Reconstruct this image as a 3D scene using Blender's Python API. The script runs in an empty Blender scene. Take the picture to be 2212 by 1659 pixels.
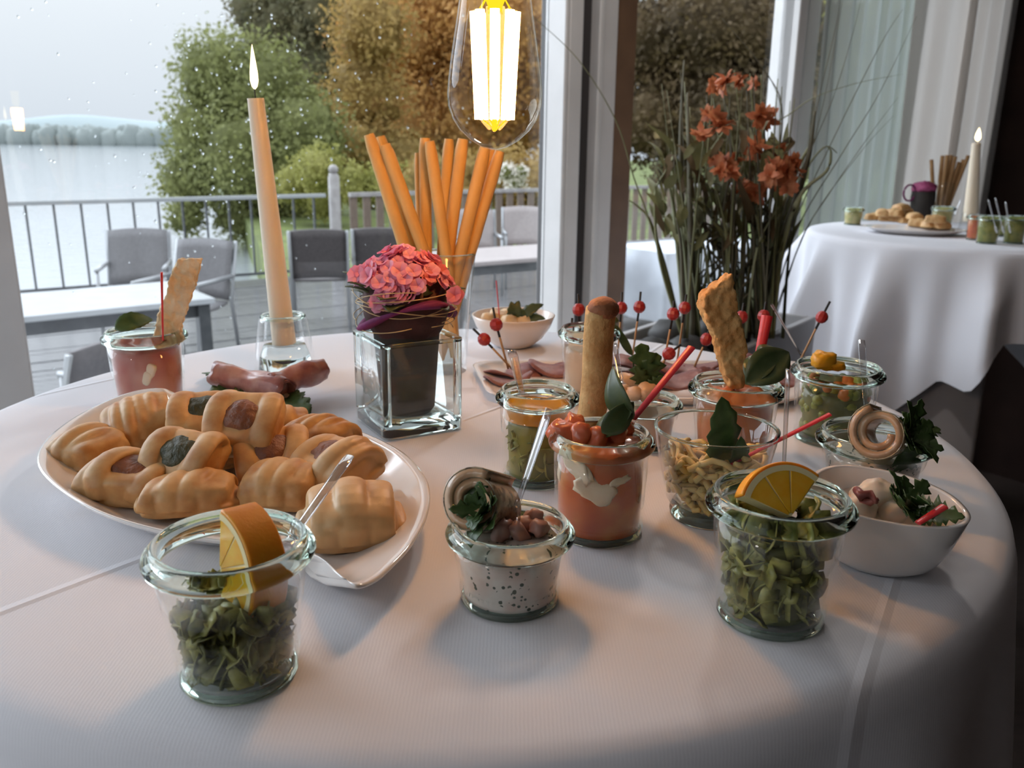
import bpy, math, random
from mathutils import Vector as V, Matrix, noise
random.seed(7)
rnd = random.random
def uni(a, b): return a + (b - a) * random.random()
SC = bpy.context.scene
COL = SC.collection
PI = math.pi
T = 1.10                                   # table top height
CAMZ = 1.3242

# ------------------------------------------------------------------ camera
FPX = 1880.0
TH = math.radians(15.6); RO = math.radians(0.7)
_r0 = V((1, 0, 0)); FW = V((0, math.cos(TH), -math.sin(TH))); _u0 = V((0, math.sin(TH), math.cos(TH)))
RT = math.cos(RO) * _r0 + math.sin(RO) * _u0
UP = -math.sin(RO) * _r0 + math.cos(RO) * _u0
CP = V((0, 0, CAMZ))
cd = bpy.data.cameras.new('camera'); cam = bpy.data.objects.new('camera', cd); COL.objects.link(cam)
cd.sensor_width = 36.0; cd.sensor_fit = 'HORIZONTAL'; cd.lens = 36.0 * FPX / 2212.0
cd.clip_start = 0.02; cd.clip_end = 5000
m = Matrix.Identity(4)
for i in range(3):
    m[i][0] = RT[i]; m[i][1] = UP[i]; m[i][2] = -FW[i]; m[i][3] = CP[i]
cam.matrix_world = m
cd.dof.use_dof = True; cd.dof.focus_distance = 0.52; cd.dof.aperture_fstop = 16.0
SC.camera = cam
SC.view_settings.view_transform = 'Standard'; SC.view_settings.look = 'None'
SC.view_settings.gamma = 1.0; SC.view_settings.use_curve_mapping = False
SC.view_settings.exposure = 0.12
SC.cycles.transparent_max_bounces = 48
SC.cycles.max_bounces = 12
SC.cycles.sample_clamp_indirect = 6.0

# ------------------------------------------------------------------ world: overcast sky, brighter towards the zenith
w = bpy.data.worlds.new('overcast_sky'); SC.world = w; w.use_nodes = True
nt = w.node_tree; nt.nodes.clear()
out = nt.nodes.new('ShaderNodeOutputWorld'); bg = nt.nodes.new('ShaderNodeBackground')
tc = nt.nodes.new('ShaderNodeTexCoord'); sx = nt.nodes.new('ShaderNodeSeparateXYZ'); cr = nt.nodes.new('ShaderNodeValToRGB')
nz = nt.nodes.new('ShaderNodeTexNoise'); nz.inputs['Scale'].default_value = 2.2; nz.inputs['Detail'].default_value = 4
mx = nt.nodes.new('ShaderNodeMath'); mx.operation = 'MULTIPLY_ADD'; mx.inputs[1].default_value = 0.16
ad = nt.nodes.new('ShaderNodeMath'); ad.operation = 'ADD'; ad.inputs[1].default_value = -0.08
L = nt.links.new
L(tc.outputs['Generated'], sx.inputs[0]); L(tc.outputs['Generated'], nz.inputs['Vector'])
L(nz.outputs['Fac'], mx.inputs[0]); L(sx.outputs['Z'], mx.inputs[2]); L(mx.outputs[0], ad.inputs[0]); L(ad.outputs[0], cr.inputs[0])
e = cr.color_ramp.elements
e[0].position = 0.0; e[0].color = (0.62, 0.68, 0.75, 1)
e[1].position = 1.0; e[1].color = (1.85, 2.0, 2.2, 1)
k = e.new(0.27); k.color = (0.90, 0.95, 0.99, 1)
L(cr.outputs[0], bg.inputs[0]); L(bg.outputs[0], out.inputs[0]); bg.inputs[1].default_value = 1.12

# soft daylight from the overcast sky over the lake
sd = bpy.data.lights.new('daylight', 'SUN'); sd.energy = 3.9; sd.angle = math.radians(55); sd.color = (0.80, 0.89, 1.0)
so = bpy.data.objects.new('daylight', sd); COL.objects.link(so)
so.rotation_euler = V((0.76, -0.36, -0.54)).to_track_quat('-Z', 'Y').to_euler()

# unseen fill lamps added to lift the window posts and camera-facing sides
for nm, loc, pw_, colr in (('fill_lamp', (.30, 1.45, 2.05), 9.0, (1.0, .93, .87)), ('fill_lamp', (-.95, -.45, 2.0), 3.2, (1.0, .93, .87))):
    pl = bpy.data.lights.new(nm, 'POINT'); pl.energy = pw_; pl.shadow_soft_size = .06; pl.color = colr
    po = bpy.data.objects.new(nm, pl); COL.objects.link(po); po.location = loc

# ------------------------------------------------------------------ pixel helpers
def ray(x, y): return RT * ((x - 1106) / FPX) - UP * ((y - 829.5) / FPX) + FW
def P(x, y, z=0.0):                        # photo pixel -> point at height z above the table top
    d = ray(x, y); t = (T + z - CAMZ) / d.z
    return CP + d * t
def D(x, y, Y):                            # photo pixel -> point at world depth Y
    d = ray(x, y); return CP + d * (Y / d.y)

# ------------------------------------------------------------------ materials
MATS = {}
def nodes_of(name):
    mt = bpy.data.materials.new(name); mt.use_nodes = True
    t = mt.node_tree; t.nodes.clear()
    o = t.nodes.new('ShaderNodeOutputMaterial')
    return mt, t, o
def mat(name, c, rough=0.6, c2=None, scale=30.0, detail=4.0, lo=0.35, hi=0.65, bump=0.0, bscale=None, spec=0.5,
        sss=0.0, sssr=(1, .4, .2), metal=0.0, trans=0.0, c3=None, coat=0.0, sheen=0.0, emit=None, es=0.0, bdist=0.002, stretch=None, tex='noise', ssc=.004):
    if name in MATS: return MATS[name]
    mt, t, o = nodes_of(name); N = t.nodes.new; Lk = t.links.new
    p = N('ShaderNodeBsdfPrincipled'); Lk(p.outputs[0], o.inputs[0])
    p.inputs['Base Color'].default_value = (*c, 1); p.inputs['Roughness'].default_value = rough
    p.inputs['Metallic'].default_value = metal; p.inputs['Specular IOR Level'].default_value = spec
    if sss: 
        p.inputs['Subsurface Weight'].default_value = sss; p.inputs['Subsurface Radius'].default_value = sssr
        p.inputs['Subsurface Scale'].default_value = ssc
    if trans: p.inputs['Transmission Weight'].default_value = trans
    if coat: p.inputs['Coat Weight'].default_value = coat; p.inputs['Coat Roughness'].default_value = 0.08
    if sheen: p.inputs['Sheen Weight'].default_value = sheen
    if emit: p.inputs['Emission Color'].default_value = (*emit, 1); p.inputs['Emission Strength'].default_value = es
    tcn = N('ShaderNodeTexCoord'); src = tcn.outputs['Object']
    if stretch:
        mp = N('ShaderNodeMapping'); mp.inputs['Scale'].default_value = stretch; Lk(src, mp.inputs[0]); src = mp.outputs[0]
    if c2:
        if tex == 'voronoi':
            n = N('ShaderNodeTexVoronoi'); n.inputs['Scale'].default_value = scale; Lk(src, n.inputs['Vector']); f = n.outputs['Distance']
        else:
            n = N('ShaderNodeTexNoise'); n.inputs['Scale'].default_value = scale; n.inputs['Detail'].default_value = detail
            Lk(src, n.inputs['Vector']); f = n.outputs['Fac']
        r = N('ShaderNodeValToRGB'); Lk(f, r.inputs[0])
        r.color_ramp.elements[0].position = lo; r.color_ramp.elements[0].color = (*c, 1)
        r.color_ramp.elements[1].position = hi; r.color_ramp.elements[1].color = (*c2, 1)
        if c3:
            q = r.color_ramp.elements.new((lo + hi) / 2); q.color = (*c3, 1)
        Lk(r.outputs[0], p.inputs['Base Color'])
    if bump:
        n2 = N('ShaderNodeTexNoise'); n2.inputs['Scale'].default_value = bscale or scale * 3; n2.inputs['Detail'].default_value = 5
        Lk(src, n2.inputs['Vector'])
        b = N('ShaderNodeBump'); b.inputs['Strength'].default_value = bump; b.inputs['Distance'].default_value = bdist
        Lk(n2.outputs['Fac'], b.inputs['Height']); Lk(b.outputs[0], p.inputs['Normal'])
    MATS[name] = mt; return mt
def thin_glass(name, tint=(0.95, 0.98, 0.965), base=0.035, edge=0.75, power=4.0, rough=0.0):
    if name in MATS: return MATS[name]
    mt, t, o = nodes_of(name); N = t.nodes.new; Lk = t.links.new
    tr = N('ShaderNodeBsdfTransparent'); tr.inputs[0].default_value = (*tint, 1)
    gl = N('ShaderNodeBsdfGlossy'); gl.inputs['Roughness'].default_value = rough; gl.inputs[0].default_value = (1, 1, 1, 1)
    lw = N('ShaderNodeLayerWeight'); lw.inputs[0].default_value = 0.5
    pw = N('ShaderNodeMath'); pw.operation = 'POWER'; pw.inputs[1].default_value = power
    ma = N('ShaderNodeMath'); ma.operation = 'MULTIPLY_ADD'; ma.inputs[1].default_value = edge; ma.inputs[2].default_value = base
    mi = N('ShaderNodeMixShader')
    Lk(lw.outputs['Facing'], pw.inputs[0]); Lk(pw.outputs[0], ma.inputs[0]); Lk(ma.outputs[0], mi.inputs[0])
    Lk(tr.outputs[0], mi.inputs[1]); Lk(gl.outputs[0], mi.inputs[2]); Lk(mi.outputs[0], o.inputs[0])
    MATS[name] = mt; return mt
def solid_glass(name, c, rough=0.0, ior=1.45):
    if name in MATS: return MATS[name]
    mt, t, o = nodes_of(name)
    g = t.nodes.new('ShaderNodeBsdfGlass'); g.inputs['Color'].default_value = (*c, 1); g.inputs['Roughness'].default_value = rough
    g.inputs['IOR'].default_value = ior; t.links.new(g.outputs[0], o.inputs[0]); MATS[name] = mt; return mt
def emis(name, c, s):
    if name in MATS: return MATS[name]
    mt, t, o = nodes_of(name)
    g = t.nodes.new('ShaderNodeEmission'); g.inputs[0].default_value = (*c, 1); g.inputs[1].default_value = s
    t.links.new(g.outputs[0], o.inputs[0]); MATS[name] = mt; return mt
def leafmat(name, c, c2, scale=60.0, trans=0.25, rough=0.45):
    if name in MATS: return MATS[name]
    mt, t, o = nodes_of(name); N = t.nodes.new; Lk = t.links.new
    p = N('ShaderNodeBsdfPrincipled'); p.inputs['Roughness'].default_value = rough
    tcn = N('ShaderNodeTexCoord'); n = N('ShaderNodeTexNoise'); n.inputs['Scale'].default_value = scale; n.inputs['Detail'].default_value = 3
    r = N('ShaderNodeValToRGB'); r.color_ramp.elements[0].position = .35; r.color_ramp.elements[1].position = .65
    r.color_ramp.elements[0].color = (*c, 1); r.color_ramp.elements[1].color = (*c2, 1)
    Lk(tcn.outputs['Object'], n.inputs['Vector']); Lk(n.outputs['Fac'], r.inputs[0]); Lk(r.outputs[0], p.inputs['Base Color'])
    tl = N('ShaderNodeBsdfTranslucent'); Lk(r.outputs[0], tl.inputs[0])
    mi = N('ShaderNodeMixShader'); mi.inputs[0].default_value = trans
    Lk(p.outputs[0], mi.inputs[1]); Lk(tl.outputs[0], mi.inputs[2]); Lk(mi.outputs[0], o.inputs[0]); MATS[name] = mt; return mt

# ------------------------------------------------------------------ mesh builder
def frame_z(d, hint=V((0, 0, 1))):          # rotation whose local Z is d
    d = V(d).normalized(); h = V(hint)
    if abs(d.dot(h.normalized())) > 0.97: h = V((1, 0, 0))
    x = h.cross(d).normalized(); y = d.cross(x)
    return Matrix((x, y, d)).transposed()
def euler(rx=0, ry=0, rz=0):
    return (Matrix.Rotation(rz, 3, 'Z') @ Matrix.Rotation(ry, 3, 'Y') @ Matrix.Rotation(rx, 3, 'X'))
class MB:
    def __init__(s): s.v = []; s.f = []; s.marks = []; s.hold = False
    def add(s, vs, fs, c=None, rot=None):
        o = len(s.v); c = V(c) if c is not None else V((0, 0, 0))
        for p in vs:
            p = V(p)
            if rot is not None: p = rot @ p
            s.v.append(p + c)
        s.f += [tuple(i + o for i in q) for q in fs]
        return s
    def box(s, c, size, rot=None):
        a, b, h = size[0] / 2, size[1] / 2, size[2] / 2
        vs = [(x, y, z) for z in (-h, h) for y in (-b, b) for x in (-a, a)]
        return s.add(vs, [(0, 2, 3, 1), (4, 5, 7, 6), (0, 1, 5, 4), (2, 6, 7, 3), (0, 4, 6, 2), (1, 3, 7, 5)], c, rot)
    def lathe(s, prof, n=40, c=None, rot=None, wob=0.0, fr=None):   # profile of (r, z); r=0 closes
        vs, fs, rings = [], [], []
        for (r, z) in prof:
            if r < 1e-7: rings.append([len(vs)]); vs.append((0, 0, z))
            else:
                st = len(vs)
                for k in range(n):
                    a = 2 * PI * k / n; rr = r * (1 + (wob * noise.noise(V((math.cos(a) * 2, math.sin(a) * 2, z * 60))) if wob else 0))
                    vs.append((rr * math.cos(a), rr * math.sin(a), z))
                rings.append(list(range(st, st + n)))
        for A, B in zip(rings, rings[1:]):
            if len(A) == 1 and len(B) == 1: continue
            for k in range(n):
                k2 = (k + 1) % n
                if len(A) == 1: fs.append((A[0], B[k2], B[k]))
                elif len(B) == 1: fs.append((A[k], A[k2], B[0]))
                else: fs.append((A[k], A[k2], B[k2], B[k]))
        return s.add(vs, fs, c, rot)
    def tube(s, pts, rad, n=8, flat=1.0, hint=V((0, 0, 1)), caps=True):
        pts = [V(p) for p in pts]
        if not hasattr(rad, '__len__'): rad = [rad] * len(pts)
        vs, fs = [], []
        for i, p in enumerate(pts):
            d = (pts[min(i + 1, len(pts) - 1)] - pts[max(i - 1, 0)])
            R = frame_z(d, hint)
            for k in range(n):
                a = 2 * PI * k / n
                vs.append(p + R @ V((rad[i] * math.cos(a), rad[i] * flat * math.sin(a), 0)))
        for i in range(len(pts) - 1):
            for k in range(n):
                k2 = (k + 1) % n
                fs.append((i * n + k, i * n + k2, (i + 1) * n + k2, (i + 1) * n + k))
        if caps:
            fs.append(tuple(reversed(range(n)))); fs.append(tuple((len(pts) - 1) * n + k for k in range(n)))
        return s.add(vs, fs)
    def ell(s, c, ax, nu=16, nv=10, rot=None, nz=0.0, ns=1.0, sq=1.0, seed=0.0):
        vs, fs = [(0, 0, -ax[2])], []
        sg = lambda x, p: math.copysign(abs(x) ** p, x)
        for j in range(1, nv):
            ph = -PI / 2 + PI * j / nv
            for i in range(nu):
                a = 2 * PI * i / nu
                p = V((sg(math.cos(ph), sq) * sg(math.cos(a), sq), sg(math.cos(ph), sq) * sg(math.sin(a), sq), sg(math.sin(ph), sq)))
                if nz: p *= 1 + nz * noise.noise(p * ns + V((seed, seed * .7, 3.1)))
                vs.append((p.x * ax[0], p.y * ax[1], p.z * ax[2]))
        vs.append((0, 0, ax[2])); top = len(vs) - 1
        for i in range(nu):
            i2 = (i + 1) % nu
            fs.append((0, 1 + i2, 1 + i)); fs.append((top, 1 + (nv - 2) * nu + i, 1 + (nv - 2) * nu + i2))
            for j in range(nv - 2):
                a, b = 1 + j * nu, 1 + (j + 1) * nu
                fs.append((a + i, a + i2, b + i2, b + i))
        return s.add(vs, fs, c, rot)
    def grid(s, fn, nu, nv, closeu=False):
        o = len(s.v)
        for j in range(nv + 1):
            for i in range(nu + (0 if closeu else 1)):
                s.v.append(V(fn(i / nu, j / nv)))
        W = nu if closeu else nu + 1
        for j in range(nv):
            for i in range(nu):
                i2 = (i + 1) % W
                s.f.append((o + j * W + i, o + j * W + i2, o + (j + 1) * W + i2, o + (j + 1) * W + i))
        return s
    def prism(s, pts, h0, h1, c=None, rot=None):  # outline in xy, from z=h0 to h1
        n = len(pts)
        vs = [(x, y, h0) for x, y in pts] + [(x, y, h1) for x, y in pts]
        fs = [tuple(reversed(range(n))), tuple(range(n, 2 * n))] + [(i, (i + 1) % n, n + (i + 1) % n, n + i) for i in range(n)]
        return s.add(vs, fs, c, rot)
    def leaf(s, b, tip, wd, hint=(0, 0, 1), curl=0.15, ser=0.0, teeth=7, n=12, fold=0.15, twist=0.0, wp=0.8, sk=0.42):
        b, tip = V(b), V(tip); d = tip - b; Ln = d.length; d.normalize(); h = V(hint)
        if abs(d.dot(h.normalized())) > 0.95: h = V((0.3, -1, 0.2))
        x = d.cross(h).normalized(); up = x.cross(d).normalized()
        if not s.hold: s.marks.append((len(s.v), len(s.f)))
        vs, fs = [], []
        for i in range(n + 1):
            t = i / n
            q = t ** (math.log(0.5) / math.log(sk))
            hw = wd / 2 * (math.sin(PI * min(max(q, 0.0), 1.0)) ** wp) + wd * .012
            if ser: hw *= 1 + ser * ((i * teeth / n) % 1.0 - .5) * 1.2
            ax = Matrix.Rotation(twist * t, 3, d) @ x; uu = ax.cross(d)
            cc = b + d * (Ln * t) + up * (curl * Ln * (4 * t * (1 - t)) * .5 - curl * Ln * t * t * .6)
            for k in (-1, -.5, 0, .5, 1):
                vs.append(cc + ax * (hw * k) + uu * (abs(k) * hw * fold))
        for i in range(n):
            for k in range(4):
                a = i * 5 + k; fs.append((a, a + 1, a + 6, a + 5))
        return s.add(vs, fs)
    def parsley(s, c, up, size, n=5, seed=1):
        r = random.Random(seed); up = V(up).normalized(); R = frame_z(up)
        for i in range(n):
            a = 2 * PI * i / n + r.uniform(-.3, .3); sp = r.uniform(.45, 1.1)
            d = R @ V((math.cos(a) * math.sin(sp), math.sin(a) * math.sin(sp), math.cos(sp)))
            b = V(c) + d * size * .15; side = d.cross(up).normalized()
            s.marks.append((len(s.v), len(s.f))); s.hold = True
            for q in (-1, 0, 1):
                dd = (d + side * q * .75).normalized()
                s.leaf(b, b + dd * size * (1.0 if q == 0 else .72) * r.uniform(.8, 1.1), size * .42, hint=up, curl=r.uniform(-.1, .3), ser=.9, teeth=4, n=10, fold=.25, wp=.6, sk=.55)
            s.hold = False
        return s
    def build(s, name, mt, parent=None, world=True, smooth=True, solid=0.0, bevel=0.0, sub=0, remesh=0.0, rsm=0, loc=None, auto=None):
        me = bpy.data.meshes.new(name)
        if parent is not None: o = V(parent['_o']) if (world and '_o' in parent) else V((0, 0, 0)); base = V((0, 0, 0))
        elif loc is not None: o = V(loc); base = o
        else:
            xs = [p.x for p in s.v]; ys = [p.y for p in s.v]; zs = [p.z for p in s.v]
            o = V(((min(xs) + max(xs)) / 2, (min(ys) + max(ys)) / 2, min(zs))); base = o
        me.from_pydata([tuple(p - o) for p in s.v], [], s.f)
        me.materials.append(mt)
        if smooth: me.polygons.foreach_set('use_smooth', [True] * len(me.polygons))
        me.update()
        if auto is not None: me.set_sharp_from_angle(angle=math.radians(auto))
        ob = bpy.data.objects.new(name, me); COL.objects.link(ob)
        if parent is not None: ob.parent = parent
        else: ob.location = base
        ob['_o'] = tuple(o)
        if bevel:
            md = ob.modifiers.new('bevel', 'BEVEL'); md.width = bevel; md.segments = 2; md.limit_method = 'ANGLE'; md.angle_limit = math.radians(40)
            me.set_sharp_from_angle(angle=math.radians(45))
        if remesh:
            md = ob.modifiers.new('remesh', 'REMESH'); md.mode = 'VOXEL'; md.voxel_size = remesh; md.use_smooth_shade = True
            if rsm: md = ob.modifiers.new('smooth', 'SMOOTH'); md.iterations = rsm; md.factor = .5
        if solid: md = ob.modifiers.new('solid', 'SOLIDIFY'); md.thickness = solid; md.offset = 0
        if sub: md = ob.modifiers.new('sub', 'SUBSURF'); md.levels = sub; md.render_levels = sub
        return ob
def tag(o, label=None, cat=None, group=None, kind=None):
    if label: o['label'] = label
    if cat: o['category'] = cat
    if group: o['group'] = group
    if kind: o['kind'] = kind
    return o
def thing(name, label, cat, loc, group=None):
    o = bpy.data.objects.new(name, None); o.empty_display_size = .02; COL.objects.link(o); o.location = loc
    o['_o'] = tuple(loc); return tag(o, label, cat, group)
def copy_tree(o, parent=None):
    c = o.copy(); COL.objects.link(c)
    if parent is not None: c.parent = parent
    for ch in list(o.children): copy_tree(ch, c)
    return c
def leaves(mb, m, parent, solid=.0003, name='leaf'):     # every leaf of the builder becomes a part of its own
    mk = mb.marks + [(len(mb.v), len(mb.f))]
    if mk[0][0] > 0: q = MB(); q.v = mb.v[:mk[0][0]]; q.f = mb.f[:mk[0][1]]; q.build('stem', m, parent)
    for (v0, f0), (v1, f1) in zip(mk, mk[1:]):
        q = MB(); q.v = mb.v[v0:v1]; q.f = [tuple(i - v0 for i in g) for g in mb.f[f0:f1] if min(g) >= v0 and max(g) < v1]; q.build(name, m, parent, solid=solid)
ORD = ['leftmost', 'second from the left', 'third from the left', 'fourth from the left', 'fifth from the left', 'sixth from the left', 'seventh from the left', 'eighth from the left', 'ninth from the left', 'tenth from the left', 'eleventh from the left', 'twelfth from the left', 'rightmost']
def clone(o, loc, label, rz=0.0, sc=None, group=None):
    c = copy_tree(o); c.location = loc; c.rotation_euler = (0, 0, rz); c['label'] = label
    if sc: c.scale = (sc,) * 3 if not hasattr(sc, '__len__') else sc
    if group: c['group'] = group
    return c
def catmull(pts, per=8, closed=False):
    pts = [V(p) for p in pts]; n = len(pts); res = []
    for i in range(n if closed else n - 1):
        g = lambda k: pts[k % n] if closed else pts[min(max(k, 0), n - 1)]
        a, b, c, d = g(i - 1), g(i), g(i + 1), g(i + 2)
        for j in range(per):
            t = j / per
            res.append(.5 * ((2 * b) + (c - a) * t + (2 * a - 5 * b + 4 * c - d) * t * t + (3 * b - a - 3 * c + d) * t ** 3))
    if not closed: res.append(pts[-1])
    return res
# ================================================================== SETTING
MSL = 0.69; PHI = math.atan(MSL)
FE = V((math.cos(PHI), math.sin(PHI), 0)); FN = V((math.sin(PHI), -math.cos(PHI), 0)); FO = V((0, 2.3, 0))
RF = Matrix((FE, -FN, V((0, 0, 1)))).transposed()          # local x along the facade, y outwards
def F(u, v, z): return FO + FE * u + FN * v + V((0, 0, z))
def U(px, v=0.0, py=300):                   # photo column -> position along the window front, at v in front of the glass
    d = ray(px, py); s = (FO.dot(FN) + v) / d.dot(FN); p = d * s
    return (p - FO).dot(FE)
def fbox(mb, u0, u1, v0, v1, z0, z1):
    return mb.box(F((u0 + u1) / 2, (v0 + v1) / 2, (z0 + z1) / 2), (abs(u1 - u0), abs(v1 - v0), z1 - z0), RF)
white = mat('white_paint', (.74, .725, .71), .42, c2=(.66, .645, .63), scale=6, bump=.05, bscale=180)
brownp = mat('frame_glare_brown', (.20, .115, .065), .5, c2=(.15, .085, .05), scale=8)  # inner frame brown, also holding the bulb glare beside the corner post
seal = mat('dark_seal', (.05, .045, .045), .6)
pane_m = thin_glass('window_glass', (.985, .99, .99), .03, .8, 4.5)
darkwall = mat('dark_brown_wall', (.026, .015, .012), .95, spec=.05, c2=(.018, .011, .009), scale=5, bump=.1, bscale=90)
plaster = mat('dim_plaster', (.46, .40, .36), .85, c2=(.42, .36, .32), scale=4, bump=.1, bscale=60)
floorm = mat('dark_floor', (.045, .03, .024), .5, c2=(.03, .02, .016), scale=7, stretch=(1, 8, 1))
ZT = 2.12
UL = -2.5; UE = U(2137)+.02
def struct(name, mb, m, parent=None, **k):
    o = mb.build(name, m, parent, **k)
    if parent is None: o['kind'] = 'structure'
    return o
def sroot(name, loc):
    o = bpy.data.objects.new(name, None); COL.objects.link(o); o.location = loc; o['_o'] = tuple(loc); o['kind'] = 'structure'; return o
# floor: planks near the tables, one slab beyond
c0, c1 = F(UL, 0, 0), F(UE, 0, 0)
W = 4.6
quad = [F(UL, 0, 0), F(UE, 0, 0), F(UE, W, 0), F(UL, W, 0)]
def slab(pts, z0, z1):
    b = MB(); b.v = [V((p.x, p.y, z0)) for p in pts] + [V((p.x, p.y, z1)) for p in pts]
    b.f = [(3, 2, 1, 0), (4, 5, 6, 7), (0, 1, 5, 4), (1, 2, 6, 5), (2, 3, 7, 6), (3, 0, 4, 7)]; return b
struct('floor', slab(quad, -.06, 0), floorm, smooth=False)
struct('ceiling', slab(quad, 2.7, 2.76), plaster, smooth=False)
b = MB(); fbox(b, UE, UE + .08, .0, W, 0, 2.7); struct('wall_right', b, darkwall, smooth=False)
b = MB(); fbox(b, UL - .08, UL, 0, W, 0, .55); fbox(b, UL - .08, UL, 2.3, W, .55, 2.7); struct('wall_left', b, plaster, smooth=False)   # low wall below the side windows
w5 = sroot('fill_window', F(UL, W / 2, .55)); b = MB(); fbox(b, UL - .045, UL - .035, .05, 2.26, .58, ZT); b.build('pane', pane_m, w5, smooth=False)  # unseen side window added to let fill daylight in from the left
for k in range(3):
    b = MB(); v_ = .04 + 2.22 * k / 2; fbox(b, UL - .08, UL, v_ - .04, v_ + .04, .55, ZT); b.build('side_frame', white, w5, smooth=False)
b = MB(); fbox(b, UL - .08, UL, 0, 2.3, ZT, 2.7); b.build('top_frame', white, w5, smooth=False)
b = MB(); fbox(b, UL - .08, UE + .08, W, W + .08, 0, 2.7); struct('wall_back', b, darkwall, smooth=False)
b = MB(); fbox(b, UL, UE, -.07, .07, ZT, 2.7); struct('wall_front', b, white, smooth=False)
# window_1, the big pane over the lake
uP = U(-1, .05, 310); uM = U(1173, -.02); uG0 = U(1254, .063); uG1 = U(1259, .0); uW1 = U(1326, .035); uB1 = U(1364, .02); uN0 = U(1682, -.02); uN1 = U(1703, .05); uN2 = U(1743, .0); uC1 = U(1935); uC2 = U(2137)
win = sroot('window_1', F((uP + uM) / 2, 0, 0))
def pane(parent, u0, u1, name='pane'):
    b = MB(); fbox(b, u0, u1, -.012, -.004, .06, ZT); return b.build(name, pane_m, parent, smooth=False)
p1 = pane(win, uP, uM)
b = MB(); fbox(b, uP - .085, uP, -.05, .05, 0, ZT); b.build('post', white, win, smooth=False, bevel=.004)
b = MB(); fbox(b, uP - .12, uP - .086, -.02, .02, 0, ZT); b.build('seal', seal, win, smooth=False)
b = MB(); fbox(b, uP, uM, -.04, .03, 0, .06); b.build('bottom_rail', white, win, smooth=False)
# raindrops: small domes on the outside of the pane, joined because nobody could count them
rd = random.Random(5); b = MB()
for i in range(330):
    if i < 230:
        px, py = rd.gauss(560, 150), rd.gauss(270, 170)
    else: px, py = rd.uniform(30, 1150), rd.uniform(0, 820)
    if not (25 < px < 1150 and 0 < py < 820): continue
    d = ray(px, py); q = d * (FO.dot(FN) / d.dot(FN)); u = (q - FO).dot(FE); z = CAMZ + q.z + .006 * d.z
    r = rd.choice([.0011, .0014, .0016, .002, .0024]); r2 = r * rd.uniform(.9, 1.5)
    b.ell(F(u, -.0125, z), (r, r * .8, r2), 8, 6, RF)
rain_m = solid_glass('rain_water', (.97, .99, 1.0), 0, 1.33)
o = b.build('raindrops', rain_m, p1); o['kind'] = 'stuff'
# trim_1: the white corner post with its groove
tr1 = sroot('trim_1', F((uM + uG0) / 2, 0, 0))
ug = U(1224, .065)
b = MB(); fbox(b, uM, ug, -.02, .065, 0, ZT); b.build('post', white, tr1, smooth=False, bevel=.004)
b = MB(); fbox(b, ug + .003, uG0, -.06, .063, 0, ZT); b.build('post', white, tr1, smooth=False, bevel=.004)
b = MB(); fbox(b, ug - .002, ug + .005, -.05, .05, 0, ZT); fbox(b, uG0 - .001, uG1 + .001, -.05, .02, 0, ZT); b.build('groove', seal, tr1, smooth=False)
# window_2
w2 = sroot('window_2', F((uG1 + uN0) / 2, 0, 0))
um = U(1298, .055)
b = MB(); fbox(b, uG1, um, -.05, .055, 0, ZT); b.build('side_frame', white, w2, smooth=False, bevel=.004)
b = MB(); fbox(b, um, uW1, -.05, .035, 0, ZT); b.build('side_frame', white, w2, smooth=False, bevel=.004)
b = MB(); fbox(b, uW1, uB1, -.05, .02, 0, ZT); tag(b.build('brown_strip', brownp, w2, smooth=False), 'strip tinted brown with bulb glare')  # narrow box coloured brown for the bulb's glare beside the post
b = MB(); fbox(b, uN0, uN1, -.02, .05, 0, ZT); b.build('side_frame', white, w2, smooth=False, bevel=.004)
b = MB(); fbox(b, uB1, uN0, -.04, .03, 0, .06); b.build('bottom_rail', white, w2, smooth=False)
pane(w2, uB1, uN0)
# window_3 behind the curtains
w3 = sroot('window_3', F((uN1 + uC1) / 2, 0, 0))
b = MB(); fbox(b, uN1, uN2 - .03, -.05, .03, 0, ZT); b.build('side_frame', white, w3, smooth=False, bevel=.004)
b = MB(); fbox(b, uN2 - .03, uN2, -.05, .0, 0, ZT); tag(b.build('brown_strip', brownp, w3, smooth=False), 'strip tinted brown with bulb glare')
b = MB(); fbox(b, uN2, UE, -.04, .03, 0, .06); b.build('bottom_rail', white, w3, smooth=False)
pane(w3, uN2, U(2080))
b = MB(); fbox(b, U(2080), UE, -.05, .02, 0, ZT); struct('wall_window', b, white, smooth=False)
# window_4, left of the frame
w4 = sroot('window_4', F((UL + uP) / 2, 0, 0)); pane(w4, UL, uP - .12)
b = MB(); fbox(b, UL, uP - .12, -.04, .03, 0, .06); b.build('bottom_rail', white, w4, smooth=False)

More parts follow.
